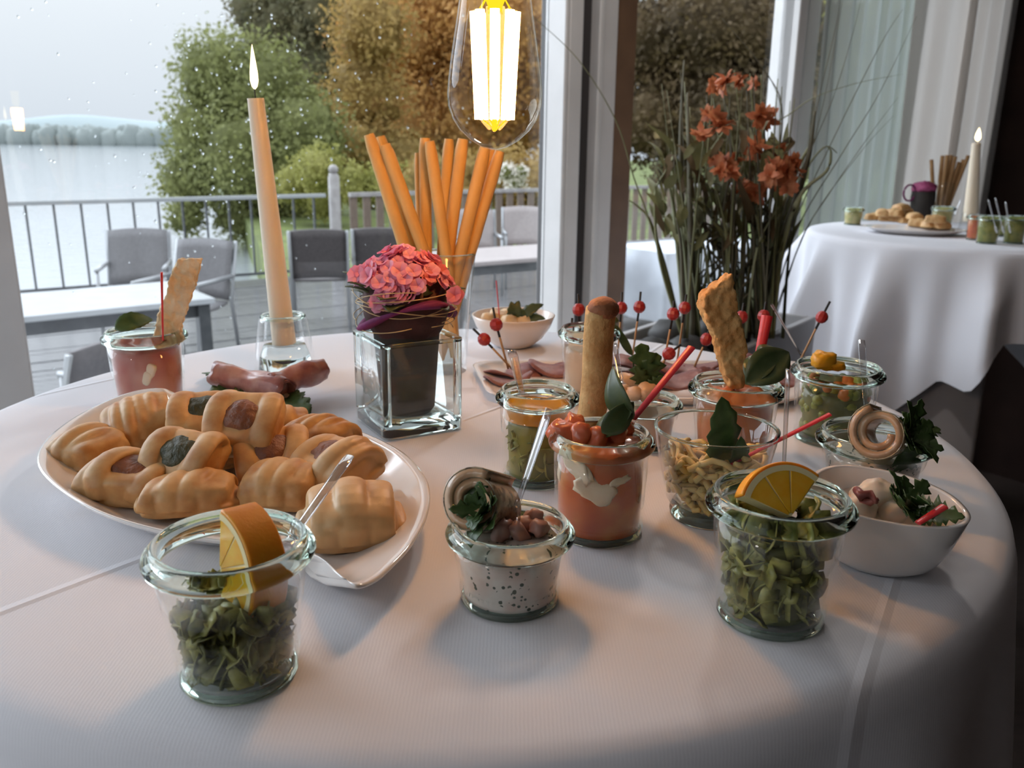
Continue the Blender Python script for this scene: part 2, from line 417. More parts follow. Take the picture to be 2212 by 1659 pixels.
# curtains
def curtain_mat(name, c, tr, tl):
    mt, t, o = nodes_of(name); N = t.nodes.new; Lk = t.links.new
    d = N('ShaderNodeBsdfDiffuse'); d.inputs[0].default_value = (*c, 1)
    l = N('ShaderNodeBsdfTranslucent'); l.inputs[0].default_value = (*c, 1)
    x = N('ShaderNodeBsdfTransparent'); m1 = N('ShaderNodeMixShader'); m2 = N('ShaderNodeMixShader')
    m1.inputs[0].default_value = tl; m2.inputs[0].default_value = tr
    Lk(d.outputs[0], m1.inputs[1]); Lk(l.outputs[0], m1.inputs[2]); Lk(m1.outputs[0], m2.inputs[1]); Lk(x.outputs[0], m2.inputs[2])
    Lk(m2.outputs[0], o.inputs[0]); return mt
sheer = curtain_mat('sheer_net', (.64, .68, .65), .30, .45)
drape = curtain_mat('white_drape', (.84, .81, .78), 0.0, .55)
def curtain(name, u0, u1, v, amp, folds, m, label, seed):
    b = MB()
    def fn(s, t):
        ph = s * folds * 2 * PI + .8 * math.sin(s * 5 + seed)
        return F(u0 + (u1 - u0) * s + .006 * math.sin(ph * .5 + t * 2), v + amp * math.sin(ph) * (.75 + .25 * t) + .008 * noise.noise(V((s * 8, t * 3, seed))), .03 + (ZT + .1 - .03) * (1 - t))
    b.grid(fn, int(folds * 16), 14)
    return tag(b.build(name, m, solid=.0012), label, 'curtain')
curtain('net_curtain', U(1748, .08), U(1945, .08), .08, .018, 8, sheer, 'sheer greenish white net curtain hanging before the right window', 1)
curtain('drape', U(1936, .10), U(2056, .10), .10, .014, 2.2, drape, 'smooth white drape hanging next to the net curtain', 2)
curtain('drape', U(2050, .11), U(2138, .11), .11, .018, 3.0, drape, 'pleated white drape hanging against the dark wall', 3)

# ------------------------------------------------------------------ terrace
ZD = -0.35
def PZ(px, py, z): return P(px, py, z - T)
ra, rb = PZ(20, 440, ZD + 1.0), PZ(1165, 410, ZD + 1.0)
RD = (rb - ra); RD.z = 0; rlen = RD.length; RD.normalize(); RN = V((RD.y, -RD.x, 0))
def RP(s, v, z): return V((ra.x, ra.y, 0)) + RD * s + RN * v + V((0, 0, z))
RR = Matrix((RD, -RN, V((0, 0, 1)))).transposed()
wetdeck = mat('wet_deck_plank', (.17, .17, .175), .22, c2=(.11, .11, .115), scale=6, stretch=(1, 10, 1), bump=.1, bscale=40)
deck = sroot('deck', RP(rlen / 2, 2, ZD)); deck['label'] = 'wet grey plank terrace deck outside the windows'
npl = 48
plank_me = None
for i in range(npl):
    v = -.15 + i * .145
    if plank_me is None:
        b = MB(); b.box(RP(rlen / 2 - .5, v, ZD - .02), (rlen + 15, .138, .04), RR); o = b.build('plank', wetdeck, deck, smooth=False); plank_me = o; v00 = v
    else:
        o = plank_me.copy(); COL.objects.link(o); o.location = RN * (v - v00) + V((0, 0, uni(-.003, .003)))
steel = mat('rail_metal', (.09, .095, .10), .35, c2=(.06, .065, .07), scale=15)
paleg = mat('pale_weathered', (.42, .40, .39), .5, c2=(.33, .31, .30), scale=12)
slatm = mat('fence_slat', (.23, .17, .13), .6, c2=(.16, .12, .09), scale=12, stretch=(6, 6, 1))
sN = (PZ(740, 424, ZD + 1.0) - ra).dot(RD)
rail = thing('terrace_railing', 'grey metal terrace railing with thin vertical bars beside the lake', 'railing', RP(sN / 2, 0, ZD))
b = MB(); b.box(RP(sN / 2 - 2.6, 0, ZD + 1.0), (sN + 4.95, .07, .045), RR); b.build('top_rail', mat('top_rail_wet', (.40, .42, .43), .25), rail, smooth=False, bevel=.006)
b = MB(); b.box(RP(sN / 2 - 2.6, 0, ZD + .10), (sN + 4.95, .03, .03), RR); b.build('bottom_rail', steel, rail, smooth=False)
sb = (PZ(113, 437, ZD + 1.0) - ra).dot(RD) - (PZ(53, 439, ZD + 1.0) - ra).dot(RD)
s0 = (PZ(53, 439, ZD + 1.0) - ra).dot(RD)
bb = None; s = s0 - sb * 16; i = 0
while s < sN - .1:
    if bb is None: b = MB(); b.box(RP(s, 0, ZD + .55), (.022, .022, .9), RR); bb = b.build('baluster', steel, rail, smooth=False); sbb = s
    else: o = bb.copy(); COL.objects.link(o); o.location = RD * (s - sbb)
    s += sb
nw = thing('newel_post', 'pale round railing post with ball top on the terrace', 'post', RP(sN, 0, ZD))
b = MB(); b.lathe([(0, 0), (.075, 0), (.07, 1.22), (.05, 1.26), (0, 1.26)], 16, RP(sN, 0, ZD)); b.build('shaft', paleg, nw, auto=40)
b = MB(); b.ell(RP(sN, 0, ZD + 1.31), (.06, .06, .06), 14, 8); b.build('ball', paleg, nw)
fence = thing('terrace_fence', 'brownish slatted terrace fence right of the ball-topped post', 'fence', RP(sN + 2, 0, ZD))
b = MB(); b.box(RP(sN + 3.9, 0, ZD + 1.0), (7.4, .07, .05), RR); b.build('top_rail', paleg, fence, smooth=False)
b = MB(); b.box(RP(sN + 3.9, 0, ZD + .15), (7.4, .05, .05), RR); b.build('bottom_rail', paleg, fence, smooth=False)
bb = None
for i in range(40):
    s = sN + .25 + i * .185
    if bb is None: b = MB(); b.box(RP(s, 0, ZD + .56), (.10, .025, .84), RR); bb = b.build('slat', slatm, fence, smooth=False); sbb = s
    else: o = bb.copy(); COL.objects.link(o); o.location = RD * (s - sbb)

# terrace chairs and tables
gfab = mat('grey_sling', (.19, .185, .19), .6, c2=(.16, .155, .16), scale=50)
dfab = mat('dark_sling', (.11, .095, .095), .6, c2=(.085, .075, .075), scale=50)
lfab = mat('pale_sling', (.40, .35, .34), .6, c2=(.34, .30, .29), scale=50)
alu = mat('grey_aluminium', (.36, .37, .38), .3, metal=.3)
def terrace_chair(fab, label, loc, rz, back_h=.44):
    t = thing('terrace_chair', label, 'chair', (0, 0, 0), 'chairs on the terrace')
    b = MB(); b.grid(lambda s, q: V(((s - .5) * .47, -.21 - .02 * math.cos((s - .5) * PI) - q * .13, .46 + q * back_h + .015 * math.cos((s - .5) * PI))), 8, 6); b.build('backrest', fab, t, solid=.02)
    b = MB(); b.grid(lambda s, q: V(((s - .5) * .46, -.21 + q * .44, .445 - .02 * math.sin(q * PI))), 6, 6); b.build('seat', fab, t, solid=.02)
    for sx in (-1, 1):
        b = MB(); b.tube([(sx * .25, -.36, .46 + back_h), (sx * .25, -.23, .46), (sx * .25, -.30, 0)], .015, 6); b.build('leg', alu, t)
        b = MB(); b.tube([(sx * .25, .24, .64), (sx * .25, .25, .44), (sx * .25, .27, 0)], .015, 6); b.build('leg', alu, t)
        b = MB(); b.tube([(sx * .25, -.27, .64), (sx * .25, .26, .64)], .018, 6); b.build('armrest', alu, t)
    t.location = loc; t.rotation_euler = (0, 0, rz)
    return t
def terrace_table(label, c, size, rot, m, zt=.73):
    t = thing('terrace_table', label, 'table', (0, 0, 0), 'tables on the terrace')
    b = MB(); b.box((0, 0, zt), (size[0], size[1], .035)); b.build('tabletop', m, t, smooth=False, bevel=.004)
    b = MB(); b.box((0, 0, zt - .06), (size[0] - .12, size[1] - .12, .08)); b.build('apron', steel, t, smooth=False)
    for sx in (-1, 1):
        for sy in (-1, 1):
            b = MB(); b.box((sx * (size[0] / 2 - .06), sy * (size[1] / 2 - .06), zt / 2), (.07, .07, zt)); b.build('leg', steel, t, smooth=False)
    t.location = c; t.rotation_euler = (0, 0, rot); return t
def GD(px, py, Y):
    p = D(px, py, Y); return V((p.x, p.y, ZD))
wettop = mat('wet_tabletop', (.50, .52, .54), .12, c2=(.44, .46, .48), scale=5)
pA, pB = PZ(55, 695, ZD + .73), PZ(450, 655, ZD + .73)
dv = (pB - pA); dv.z = 0; ang = math.atan2(dv.y, dv.x); ctr = (pA + pB) / 2 + V((-dv.y, dv.x, 0)).normalized() * .42
terrace_table('long wet grey terrace table behind the far left jar', (ctr.x - .25, ctr.y - .15, ZD), (dv.length + .7, .80), ang, wettop)
terrace_chair(gfab, 'grey sling chair tilted by the railing, left one behind the long wet table', GD(290, 560, 7.2), math.radians(195))
terrace_chair(gfab, 'grey sling chair behind the long wet table, just left of the candle', GD(395, 590, 6.5), math.radians(168))
terrace_chair(dfab, 'dark chair tucked under the near side of the long wet table, left edge', GD(110, 735, 3.45), math.radians(70))
terrace_chair(dfab, 'dark sling chair seen from behind, right beside the candle', GD(690, 550, 8.0), math.radians(12))
terrace_chair(dfab, 'dark sling chair seen from behind, behind the breadstick glass', GD(828, 555, 8.2), math.radians(5))
terrace_table('pale terrace table behind the breadstick glass', GD(1120, 575, 7.6), (1.7, .8), PHI, lfab)
terrace_chair(lfab, 'pale sling chair behind the pale terrace table, left of the pair', GD(1030, 520, 9.9), math.radians(190))
terrace_chair(lfab, 'pale sling chair behind the pale terrace table, beside the white post', GD(1135, 520, 10.4), math.radians(185))
cl = mat('outdoor_white_cloth', (.62, .65, .70), .7, c2=(.55, .58, .63), scale=6)
tt = terrace_table('white covered terrace table behind the tall grasses', GD(1500, 560, 8.3), (1.5, .8), PHI, cl)
b = MB(); b.grid(lambda s, q: V(((.77 + .02 * math.sin(s * 40)) * math.cos(s * 2 * PI) / max(abs(math.cos(s * 2 * PI)), abs(math.sin(s * 2 * PI))), (.42 + .02 * math.sin(s * 40)) * math.sin(s * 2 * PI) / max(abs(math.cos(s * 2 * PI)), abs(math.sin(s * 2 * PI))), .755 - q * .62)), 96, 4, True); b.build('table_cover', cl, tt)

# ------------------------------------------------------------------ lake, banks, hills
def water_mat():
    mt, t, o = nodes_of('lake_water'); N = t.nodes.new; Lk = t.links.new
    p = N('ShaderNodeBsdfPrincipled'); p.inputs['Base Color'].default_value = (.42, .45, .475, 1); p.inputs['Roughness'].default_value = .08; p.inputs['Specular IOR Level'].default_value = .6
    tcn = N('ShaderNodeTexCoord'); mp = N('ShaderNodeMapping'); mp.inputs['Scale'].default_value = (1.0, 2.2, 1)
    n = N('ShaderNodeTexNoise'); n.inputs['Scale'].default_value = 1.6; n.inputs['Detail'].default_value = 4
    bm = N('ShaderNodeBump'); bm.inputs['Strength'].default_value = .12; bm.inputs['Distance'].default_value = .2
    Lk(tcn.outputs['Object'], mp.inputs[0]); Lk(mp.outputs[0], n.inputs['Vector']); Lk(n.outputs['Fac'], bm.inputs['Height']); Lk(bm.outputs[0], p.inputs['Normal']); Lk(p.outputs[0], o.inputs[0])
    return mt
ZW = -1.6
b = MB(); b.v = [V(p) for p in ((-900, 3, ZW), (500, 3, ZW), (500, 1500, ZW), (-900, 1500, ZW))]; b.f = [(0, 1, 2, 3)]
o = b.build('lake', water_mat(), loc=(0, 0, ZW)); tag(o, 'calm pale grey lake beyond the terrace railing', None, None, 'structure')
grass_m = mat('bank_grass', (.16, .20, .05), .9, c2=(.09, .11, .035), scale=1.4, bump=.4, bscale=6, bdist=.05)
bk = [D(560, 500, 17), D(520, 440, 26), D(470, 400, 60), (40, 140, 0), (90, 60, 0), (60, 8, 0), RP(rlen * .8, -.6, 0), RP(rlen * .45, -1.2, 0)]
b = MB(); b.prism([(p[0], p[1]) for p in bk], ZW - .5, ZW + .9); o = b.build('bank', grass_m, smooth=False); tag(o, 'grassy lake bank below the trees', None, None, 'structure')
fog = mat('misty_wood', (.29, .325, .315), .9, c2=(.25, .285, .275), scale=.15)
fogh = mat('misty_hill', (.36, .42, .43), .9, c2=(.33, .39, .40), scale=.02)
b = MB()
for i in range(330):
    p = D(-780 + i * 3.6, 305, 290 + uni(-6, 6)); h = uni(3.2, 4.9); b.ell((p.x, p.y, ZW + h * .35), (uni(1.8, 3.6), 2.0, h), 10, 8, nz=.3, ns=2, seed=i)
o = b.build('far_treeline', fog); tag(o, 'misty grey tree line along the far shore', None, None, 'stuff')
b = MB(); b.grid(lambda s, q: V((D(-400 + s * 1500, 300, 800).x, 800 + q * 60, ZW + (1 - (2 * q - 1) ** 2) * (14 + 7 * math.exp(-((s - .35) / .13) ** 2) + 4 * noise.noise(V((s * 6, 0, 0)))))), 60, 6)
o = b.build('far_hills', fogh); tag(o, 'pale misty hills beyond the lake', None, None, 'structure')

# ------------------------------------------------------------------ trees beyond the terrace
def tree(name, label, Y, blobs, m, n=900, ls=.13, trunk=None, bark=None, core=.72, cat='tree', coremat=None):
    r = random.Random(len(label) * 31 + int(Y)); xs = [D(x, y, Y) for x, y, _ in blobs]
    cx = sum(p.x for p in xs) / len(xs)
    t = thing(name, label, cat, (cx, Y, ZW + .9))
    b = MB(); cb = MB()
    for (x, y, rp) in blobs:
        Yb = Y + r.uniform(-.03, .03) * Y; c = D(x, y, Yb); R = rp * Yb / 1930
        cb.ell(c, (R * core, R * core, R * core * .95), 12, 9, nz=.45, ns=1.7, seed=x * .1)
        k = int(n * 3.2 * (rp / 100) ** 2)
        for i in range(k):
            q = V((r.gauss(0, 1), r.gauss(0, 1), r.gauss(0, 1))).normalized()
            rad = R * (r.uniform(.55, 1.0) if r.random() < .8 else r.uniform(.9, 1.18)) * (1 + .28 * noise.noise(q * 2.3 + V((x * .1, y * .1, 0))))
            p = c + q * rad
            a = V((r.gauss(0, 1), r.gauss(0, 1), r.gauss(0, 1))).normalized(); bx = a.cross(q).normalized() if a.cross(q).length > .01 else V((1, 0, 0))
            s1 = ls * .58 * r.uniform(.6, 1.4); s2 = s1 * r.uniform(.4, .7)
            o = len(b.v); b.v += [p - a * s1, p + bx * s2, p + a * s1, p - bx * s2]; b.f.append((o, o + 1, o + 2, o + 3))
    fo = b.build('foliage', m, t, smooth=False); fo['kind'] = 'stuff'
    cb.build('inner_foliage', coremat or m, t)
    if trunk:
        for (x, y0, y1, wpx) in trunk:
            tb = MB(); p0 = D(x, y0, Y); p1 = D(x + 6, y1, Y); tb.tube([p0, (p0 + p1) / 2 + V((.1, 0, 0)), p1], [wpx * Y / 3860, wpx * .8 * Y / 3860, wpx * .4 * Y / 3860], 8); tb.build('trunk', bark, t)
    return t
bark = mat('tree_bark', (.07, .05, .035), .9, c2=(.045, .033, .025), scale=4)
lg = leafmat('foliage_green', (.20, .215, .075), (.30, .315, .12), 1.2, .4, .8)
dg = leafmat('foliage_dark', (.12, .115, .055), (.18, .155, .075), 1.0, .3, .8)
og = leafmat('foliage_glare_orange', (.50, .28, .085), (.66, .38, .13), .7, .4, .8)  # the bulb's orange glare mixed into the leaf colour
og2 = leafmat('foliage_glare_ochre', (.36, .25, .08), (.50, .34, .12), .7, .4, .8)  # ochre leaf colour, likewise carrying the glare of the bulb
yg = leafmat('foliage_yellowgreen', (.33, .33, .09), (.44, .42, .14), 1.4, .4, .8)
bg_ = leafmat('foliage_brown', (.085, .058, .026), (.15, .10, .045), 1.0, .2, .8)
tree('willow', 'broad green willow leaning over the lake behind the candle', 24, [(470, 165, 95), (560, 200, 120), (450, 290, 95), (415, 395, 80), (540, 340, 130), (650, 300, 110), (630, 430, 90), (520, 470, 60), (400, 470, 45)], lg, 1000, .12, [(600, 520, 250, 30)], bark)
tree('tree', 'dark tree rising behind the willow at the top', 36, [(565, 20, 75), (640, 50, 110), (730, 30, 120), (700, 170, 120), (790, 120, 100), (600, 130, 90)], dg, 900, .17, [(690, 480, 100, 34)], bark)
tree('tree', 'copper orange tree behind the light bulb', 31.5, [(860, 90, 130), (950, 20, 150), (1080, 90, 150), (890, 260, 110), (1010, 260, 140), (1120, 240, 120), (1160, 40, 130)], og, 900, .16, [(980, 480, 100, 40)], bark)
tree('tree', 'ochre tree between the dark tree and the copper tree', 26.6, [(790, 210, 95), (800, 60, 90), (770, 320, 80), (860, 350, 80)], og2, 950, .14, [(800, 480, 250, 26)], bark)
tree('shrub', 'yellow green shrub on the bank beside the railing post', 21, [(690, 365, 55), (640, 400, 50), (760, 400, 50), (840, 400, 55), (700, 440, 45)], yg, 1300, .09, cat='shrub')
tree('shrub', 'brown shrub behind the slatted fence', 18.6, [(930, 395, 65), (1010, 385, 60), (1090, 380, 65), (1160, 390, 60), (980, 450, 60), (1120, 450, 60)], og2, 1200, .09, cat='shrub')
wf = leafmat('blossom_white', (.75, .70, .62), (.85, .80, .74), 3, .3, .7)
tree('shrub', 'small white blossoming shrub beside the white post outside', 17, [(1095, 372, 22), (1115, 392, 24), (1125, 372, 18)], wf, 1500, .07, cat='shrub', coremat=lg)
tree('tree', 'dark olive tree behind the tall grasses', 25, [(1400, 90, 120), (1540, 60, 150), (1690, 60, 130), (1420, 260, 110), (1560, 250, 130), (1690, 250, 120), (1620, 380, 80), (1470, 390, 60)], bg_, 900, .14, [(1480, 480, 150, 40), (1600, 480, 150, 30)], bark)
tree('tree', 'pale green tree seen through the net curtain', 31, [(1800, 120, 140), (1900, 250, 130), (1780, 300, 110), (1950, 60, 130)], yg, 700, .16, [(1850, 480, 200, 36)], bark)
# ================================================================== TABLE ONE
TC = V((-.046, .671, T)); TR = .40
def cloth_mat(name, creases, loc):
    mt, t, o = nodes_of(name); N = t.nodes.new; Lk = t.links.new
    p = N('ShaderNodeBsdfPrincipled'); p.inputs['Base Color'].default_value = (.80, .80, .845, 1); p.inputs['Roughness'].default_value = .85
    p.inputs['Sheen Weight'].default_value = .15; p.inputs['Specular IOR Level'].default_value = .2
    tcn = N('ShaderNodeTexCoord'); sx = N('ShaderNodeSeparateXYZ'); Lk(tcn.outputs['Object'], sx.inputs[0])
    def mth(op, a, b=None, c=None, clamp=False):
        n = N('ShaderNodeMath'); n.operation = op; n.use_clamp = clamp
        for i, q in enumerate((a, b, c)):
            if q is None: continue
            if isinstance(q, (int, float)): n.inputs[i].default_value = q
            else: Lk(q, n.inputs[i])
        return n.outputs[0]
    n1 = N('ShaderNodeTexNoise'); n1.inputs['Scale'].default_value = 7; n1.inputs['Detail'].default_value = 2; Lk(tcn.outputs['Object'], n1.inputs['Vector'])
    wv = N('ShaderNodeTexWave'); wv.inputs['Scale'].default_value = 190; wv.inputs['Distortion'].default_value = 1.5; wv.inputs['Detail'].default_value = 1; Lk(tcn.outputs['Object'], wv.inputs['Vector'])
    h = mth('MULTIPLY_ADD', wv.outputs['Fac'], .005, mth('MULTIPLY', n1.outputs['Fac'], .9))
    for (A, B_, amp, wd) in creases:
        A = V(A) - loc; B_ = V(B_) - loc; d = (B_ - A); d.z = 0; ln = d.length; d.normalize(); nrm = V((-d.y, d.x, 0))
        dist = mth('SUBTRACT', mth('ADD', mth('MULTIPLY', sx.outputs['X'], nrm.x), mth('MULTIPLY', sx.outputs['Y'], nrm.y)), A.dot(nrm))
        al = mth('SUBTRACT', mth('ADD', mth('MULTIPLY', sx.outputs['X'], d.x), mth('MULTIPLY', sx.outputs['Y'], d.y)), A.dot(d))
        rg = mth('SUBTRACT', 1.0, mth('DIVIDE', mth('ABSOLUTE', dist), wd), clamp=True)
        msk = mth('MULTIPLY', mth('GREATER_THAN', al, -.002), mth('LESS_THAN', al, ln))
        h = mth('ADD', h, mth('MULTIPLY', mth('MULTIPLY', rg, msk), amp))
    bm = N('ShaderNodeBump'); bm.inputs['Strength'].default_value = .55; bm.inputs['Distance'].default_value = .006
    Lk(h, bm.inputs['Height']); Lk(bm.outputs[0], p.inputs['Normal']); Lk(p.outputs[0], o.inputs[0]); return mt
cr1 = [(P(-60, 1345), P(330, 1196), .22, .0042), (P(330, 1196), P(620, 1110), .14, .0042), (P(1935, 1240), P(1835, 1560), .18, .004), (P(1000, 908), P(1110, 868), .35, .003), (P(1445, 733), P(1350, 800), .35, .003), (P(40, 862), P(330, 800), .35, .004)]
tb = thing('standing_table', 'round standing table under the white cloth carrying the buffet in front', 'table', (TC.x, TC.y, 0))
wood = mat('table_wood', (.16, .10, .06), .5, c2=(.12, .07, .04), scale=8, stretch=(1, 6, 1))
b = MB(); b.lathe([(0, T - .03), (.385, T - .03), (.392, T - .02), (.385, T - .006), (0, T - .006)], 48, (TC.x, TC.y, 0)); b.build('tabletop', wood, tb, auto=40)
b = MB(); b.lathe([(0, .03), (.03, .03), (.03, T - .03), (0, T - .03)], 20, (TC.x, TC.y, 0)); b.build('column', alu, tb, auto=40)
b = MB(); b.lathe([(0, 0), (.25, 0), (.25, .012), (.04, .035), (0, .035)], 40, (TC.x, TC.y, 0)); b.build('base', alu, tb, auto=40)
b = MB()
prof = [(0.0001, 0), (.1, 0), (.2, 0), (.3, 0), (.36, 0), (.385, -.0006), (.394, -.003), (.399, -.008), (.402, -.018), (.404, -.05), (.408, -.11), (.413, -.2), (.418, -.32), (.423, -.45), (.428, -.58)]
def skirt(c, prof, n, amp, folds, seed, hem=None):
    b = MB(); vs = b.v; fs = b.f
    for j, (r, z) in enumerate(prof):
        for k in range(n):
            a = 2 * PI * k / n; dr = 0
            if z < -.02:
                q = min(1, (-z - .02) / .25); dr = amp * q * (math.sin(folds * a + 1.3 * math.sin(3 * a + seed)) + .5 * math.sin(folds * 1.7 * a + seed))
            zz = z if (hem is None or z > -.02) else z * hem(a)
            vs.append(V((c.x + (r + dr) * math.cos(a), c.y + (r + dr) * math.sin(a), c.z + zz)))
    for j in range(len(prof) - 1):
        for k in range(n):
            k2 = (k + 1) % n; fs.append((j * n + k, (j + 1) * n + k, (j + 1) * n + k2, j * n + k2))
    return b
clm = cloth_mat('table_linen', cr1, V((TC.x, TC.y, T)))
b = skirt(TC, prof, 192, .016, 11, 2); o = b.build('tablecloth', clm, loc=(TC.x, TC.y, T)); tag(o, 'white linen cloth covering the front table under all the jars', 'tablecloth')

# ------------------------------------------------------------------ food and tableware materials
jarg = thin_glass('jar_glass', (.985, .993, .988), .02, .8, 4.4)
rimg = solid_glass('jar_rim_glass', (.93, .98, .95), 0, 1.32)
clearg = thin_glass('clear_glass', (.98, .985, .985), .03, .85, 3.6)
vaseg = thin_glass('vase_glass', (.965, .985, .98), .04, .85, 3.2); vbase = solid_glass('vase_base_glass', (.95, .985, .975))
plast = thin_glass('clear_plastic', (.86, .86, .88), .16, .8, 2.2, .06)
porc = mat('white_porcelain', (.80, .775, .755), .12, coat=.5, spec=.5)
porcw = mat('warm_porcelain', (.78, .70, .64), .2, coat=.3)
leafd = leafmat('herb_green', (.04, .085, .02), (.085, .15, .045), 90, .15, .4)
leafb = leafmat('basil_green', (.055, .085, .03), (.10, .13, .055), 60, .12, .35)
leafl = leafmat('salad_green', (.07, .13, .03), (.12, .19, .06), 70, .2, .45)
leek = leafmat('leek_pieces', (.14, .145, .03), (.50, .47, .13), 120, .25, .35)
leekfill = mat('leek_core', (.10, .105, .03), .5, c2=(.20, .20, .06), scale=70, detail=6)
peam = mat('pea_green', (.16, .21, .03), .4, c2=(.26, .30, .06), scale=60)
rindm = mat('orange_rind', (.95, .37, .02), .38, c2=(.88, .30, .015), scale=80, sss=.4, sssr=(1, .5, .1), ssc=.006, bump=.35, bscale=700, bdist=.0004)
pithm = mat('orange_pith', (.85, .74, .42), .6)
fleshm = mat('orange_flesh', (.92, .42, .02), .22, c2=(.95, .54, .06), scale=120, sss=.4, sssr=(1, .5, .1), ssc=.006, stretch=(1, 1, 1))
redst = mat('red_stick', (.62, .035, .045), .35, sss=.1)
toastm = mat('toast', (.72, .47, .20), .75, c2=(.50, .25, .075), scale=60, bump=.8, bscale=260, bdist=.0015)
toastl = mat('pale_toast', (.80, .64, .42), .75, c2=(.68, .44, .20), scale=45, bump=.8, bscale=220, bdist=.0015)
crustm = mat('bread_crust', (.36, .135, .05), .7, c2=(.26, .09, .035), scale=70, bump=.4, bscale=300)
doughm = mat('pastry_dough', (.66, .42, .19), .5, c2=(.47, .22, .07), scale=55, bump=.25, bscale=130, bdist=.001, lo=.38, hi=.68)
doughp = mat('pale_pastry_dough', (.68, .47, .25), .45, c2=(.57, .32, .13), scale=34, bump=.25, bscale=130, bdist=.001)
fillg = mat('spinach_filling', (.035, .04, .014), .5, c2=(.07, .065, .022), scale=150, bump=.8, bscale=300)
fillr = mat('meat_filling', (.28, .105, .045), .45, c2=(.17, .06, .03), scale=90, bump=.8, bscale=260)
grism = mat('grissini', (.76, .49, .18), .55, c2=(.66, .38, .12), scale=18, bump=.25, bscale=160, bdist=.0008)
tomm = mat('tomato_salad', (.50, .10, .035), .35, c2=(.62, .25, .07), scale=38, detail=3, c3=(.56, .14, .04), coat=.3)
tomc = mat('tomato_chunk', (.56, .115, .05), .25, c2=(.62, .20, .09), scale=60, sss=.2, sssr=(1, .3, .1))
mozz = mat('mozzarella', (.80, .70, .54), .4, c2=(.72, .58, .42), scale=40, sss=.2)
creamm = mat('herb_cream', (.62, .56, .50), .45, c2=(.54, .43, .38), scale=60, detail=2)
herring = mat('herring_flesh', (.58, .39, .24), .3, c2=(.46, .26, .14), scale=40, sss=.2, coat=.4)
skinm = mat('herring_skin', (.44, .36, .24), .28, c2=(.10, .07, .045), scale=190, lo=.5, hi=.62, coat=.4)
pinkm = mat('herring_pink', (.50, .30, .25), .35, c2=(.40, .20, .17), scale=60, sss=.2)
mangom = mat('mango_sauce', (.72, .30, .008), .12, c2=(.66, .26, .006), scale=20, coat=.4)
pastam = mat('shredded_cheese', (.76, .55, .18), .4, c2=(.80, .64, .30), scale=50, sss=.2)
hamm = mat('cured_ham', (.27, .085, .075), .32, c2=(.52, .28, .22), scale=60, detail=3, c3=(.42, .17, .14), coat=.3, stretch=(1, 1, 1))
fatm = mat('ham_fat', (.70, .56, .46), .35, coat=.3)
meatm = mat('meat_slice', (.25, .095, .09), .45, c2=(.37, .18, .165), scale=120, detail=5, lo=.4, hi=.7)
waxm = mat('ivory_wax', (.86, .76, .60), .4, sss=.3, sssr=(1, .8, .55))
blackm = mat('black_tip', (.02, .018, .018), .5)
woodst = mat('skewer_wood', (.50, .32, .16), .6)
beadm = mat('red_bead', (.42, .03, .028), .4)
potm = mat('dark_pot', (.022, .017, .014), .7, c2=(.032, .025, .02), scale=30, bump=.2)
petalm = leafmat('pink_petal', (.86, .30, .46), (.92, .50, .64), 80, .35, .5)
petalo = leafmat('coral_petal', (.80, .20, .24), (.88, .32, .36), 80, .35, .5)
magenta = mat('magenta_felt', (.20, .02, .12), .8, c2=(.14, .015, .08), scale=60, bump=.4, bscale=300)
wrapm = mat('dark_red_wrap', (.075, .02, .018), .75, c2=(.045, .014, .013), scale=50, bump=.4, bscale=200)
raffm = mat('raffia', (.62, .45, .22), .4)

def proj(p):
    v = V(p) - CP; z = v.dot(FW); return 1106 + FPX * v.dot(RT) / z, 829.5 - FPX * v.dot(UP) / z, z
def fit(bx, by, bw, rx, ry, rw):          # base front pixel and width, rim centre and width
    g = P(bx, by); dr = V((g.x, g.y, 0)).normalized(); rb = bw / 2 * proj(g)[2] / FPX; c = g + dr * rb
    best = min((.02 + .0005 * i for i in range(200)), key=lambda h: abs(proj(c + V((0, 0, h)))[1] - ry))
    return c, rb, best, rw / 2 * proj(c + V((0, 0, best)))[2] / FPX
def fitrim(rx, ry, rw, h):
    p = P(rx, ry, h); return V((p.x, p.y, T)), rw / 2 * proj(p)[2] / FPX
def glass_jar(label, c, rb, rr, h, name='glass_jar', cat='jar', group='glass jars on the front table', n=56):
    t = thing(name, label, cat, c, group); rn = rr * .885; b = MB()
    b.lathe([(0, 0), (rb - .003, 0), (rb - .0008, .0012), (rb, .0035), (rb + (rn - rb) * .55, h * .5), (rn, h - .0105), (rn - .0018, h - .0105), (rb + (rn - rb) * .55 - .0018, h * .5), (rb - .0018, .006), (rb - .005, .0042), (0, .004)], n, c)
    b.build('body', jarg, t)
    b = MB(); pf = [(rn - .001, h - .0115), (rr - .0022, h - .0100), (rr - .0004, h - .0082), (rr, h - .0062), (rr - .0009, h - .0042), (rr - .0026, h - .0032), (rr - .0034, h - .0012), (rr - .0046, h), (rr - .0062, h - .0008), (rr - .0066, h - .004), (rn - .0028, h - .0095), (rn - .001, h - .0115)]
    b.lathe(pf, n, c); b.build('rim', rimg, t)
    b = MB(); b.lathe([(rb - .0042, -.0002 + .0004), (rb - .0012, .0004), (rb - .0002, .0022), (rb - .0022, .0046), (rb - .0042, .0022), (rb - .0042, .0002)], n, c); b.build('base_ring', rimg, t)
    return t
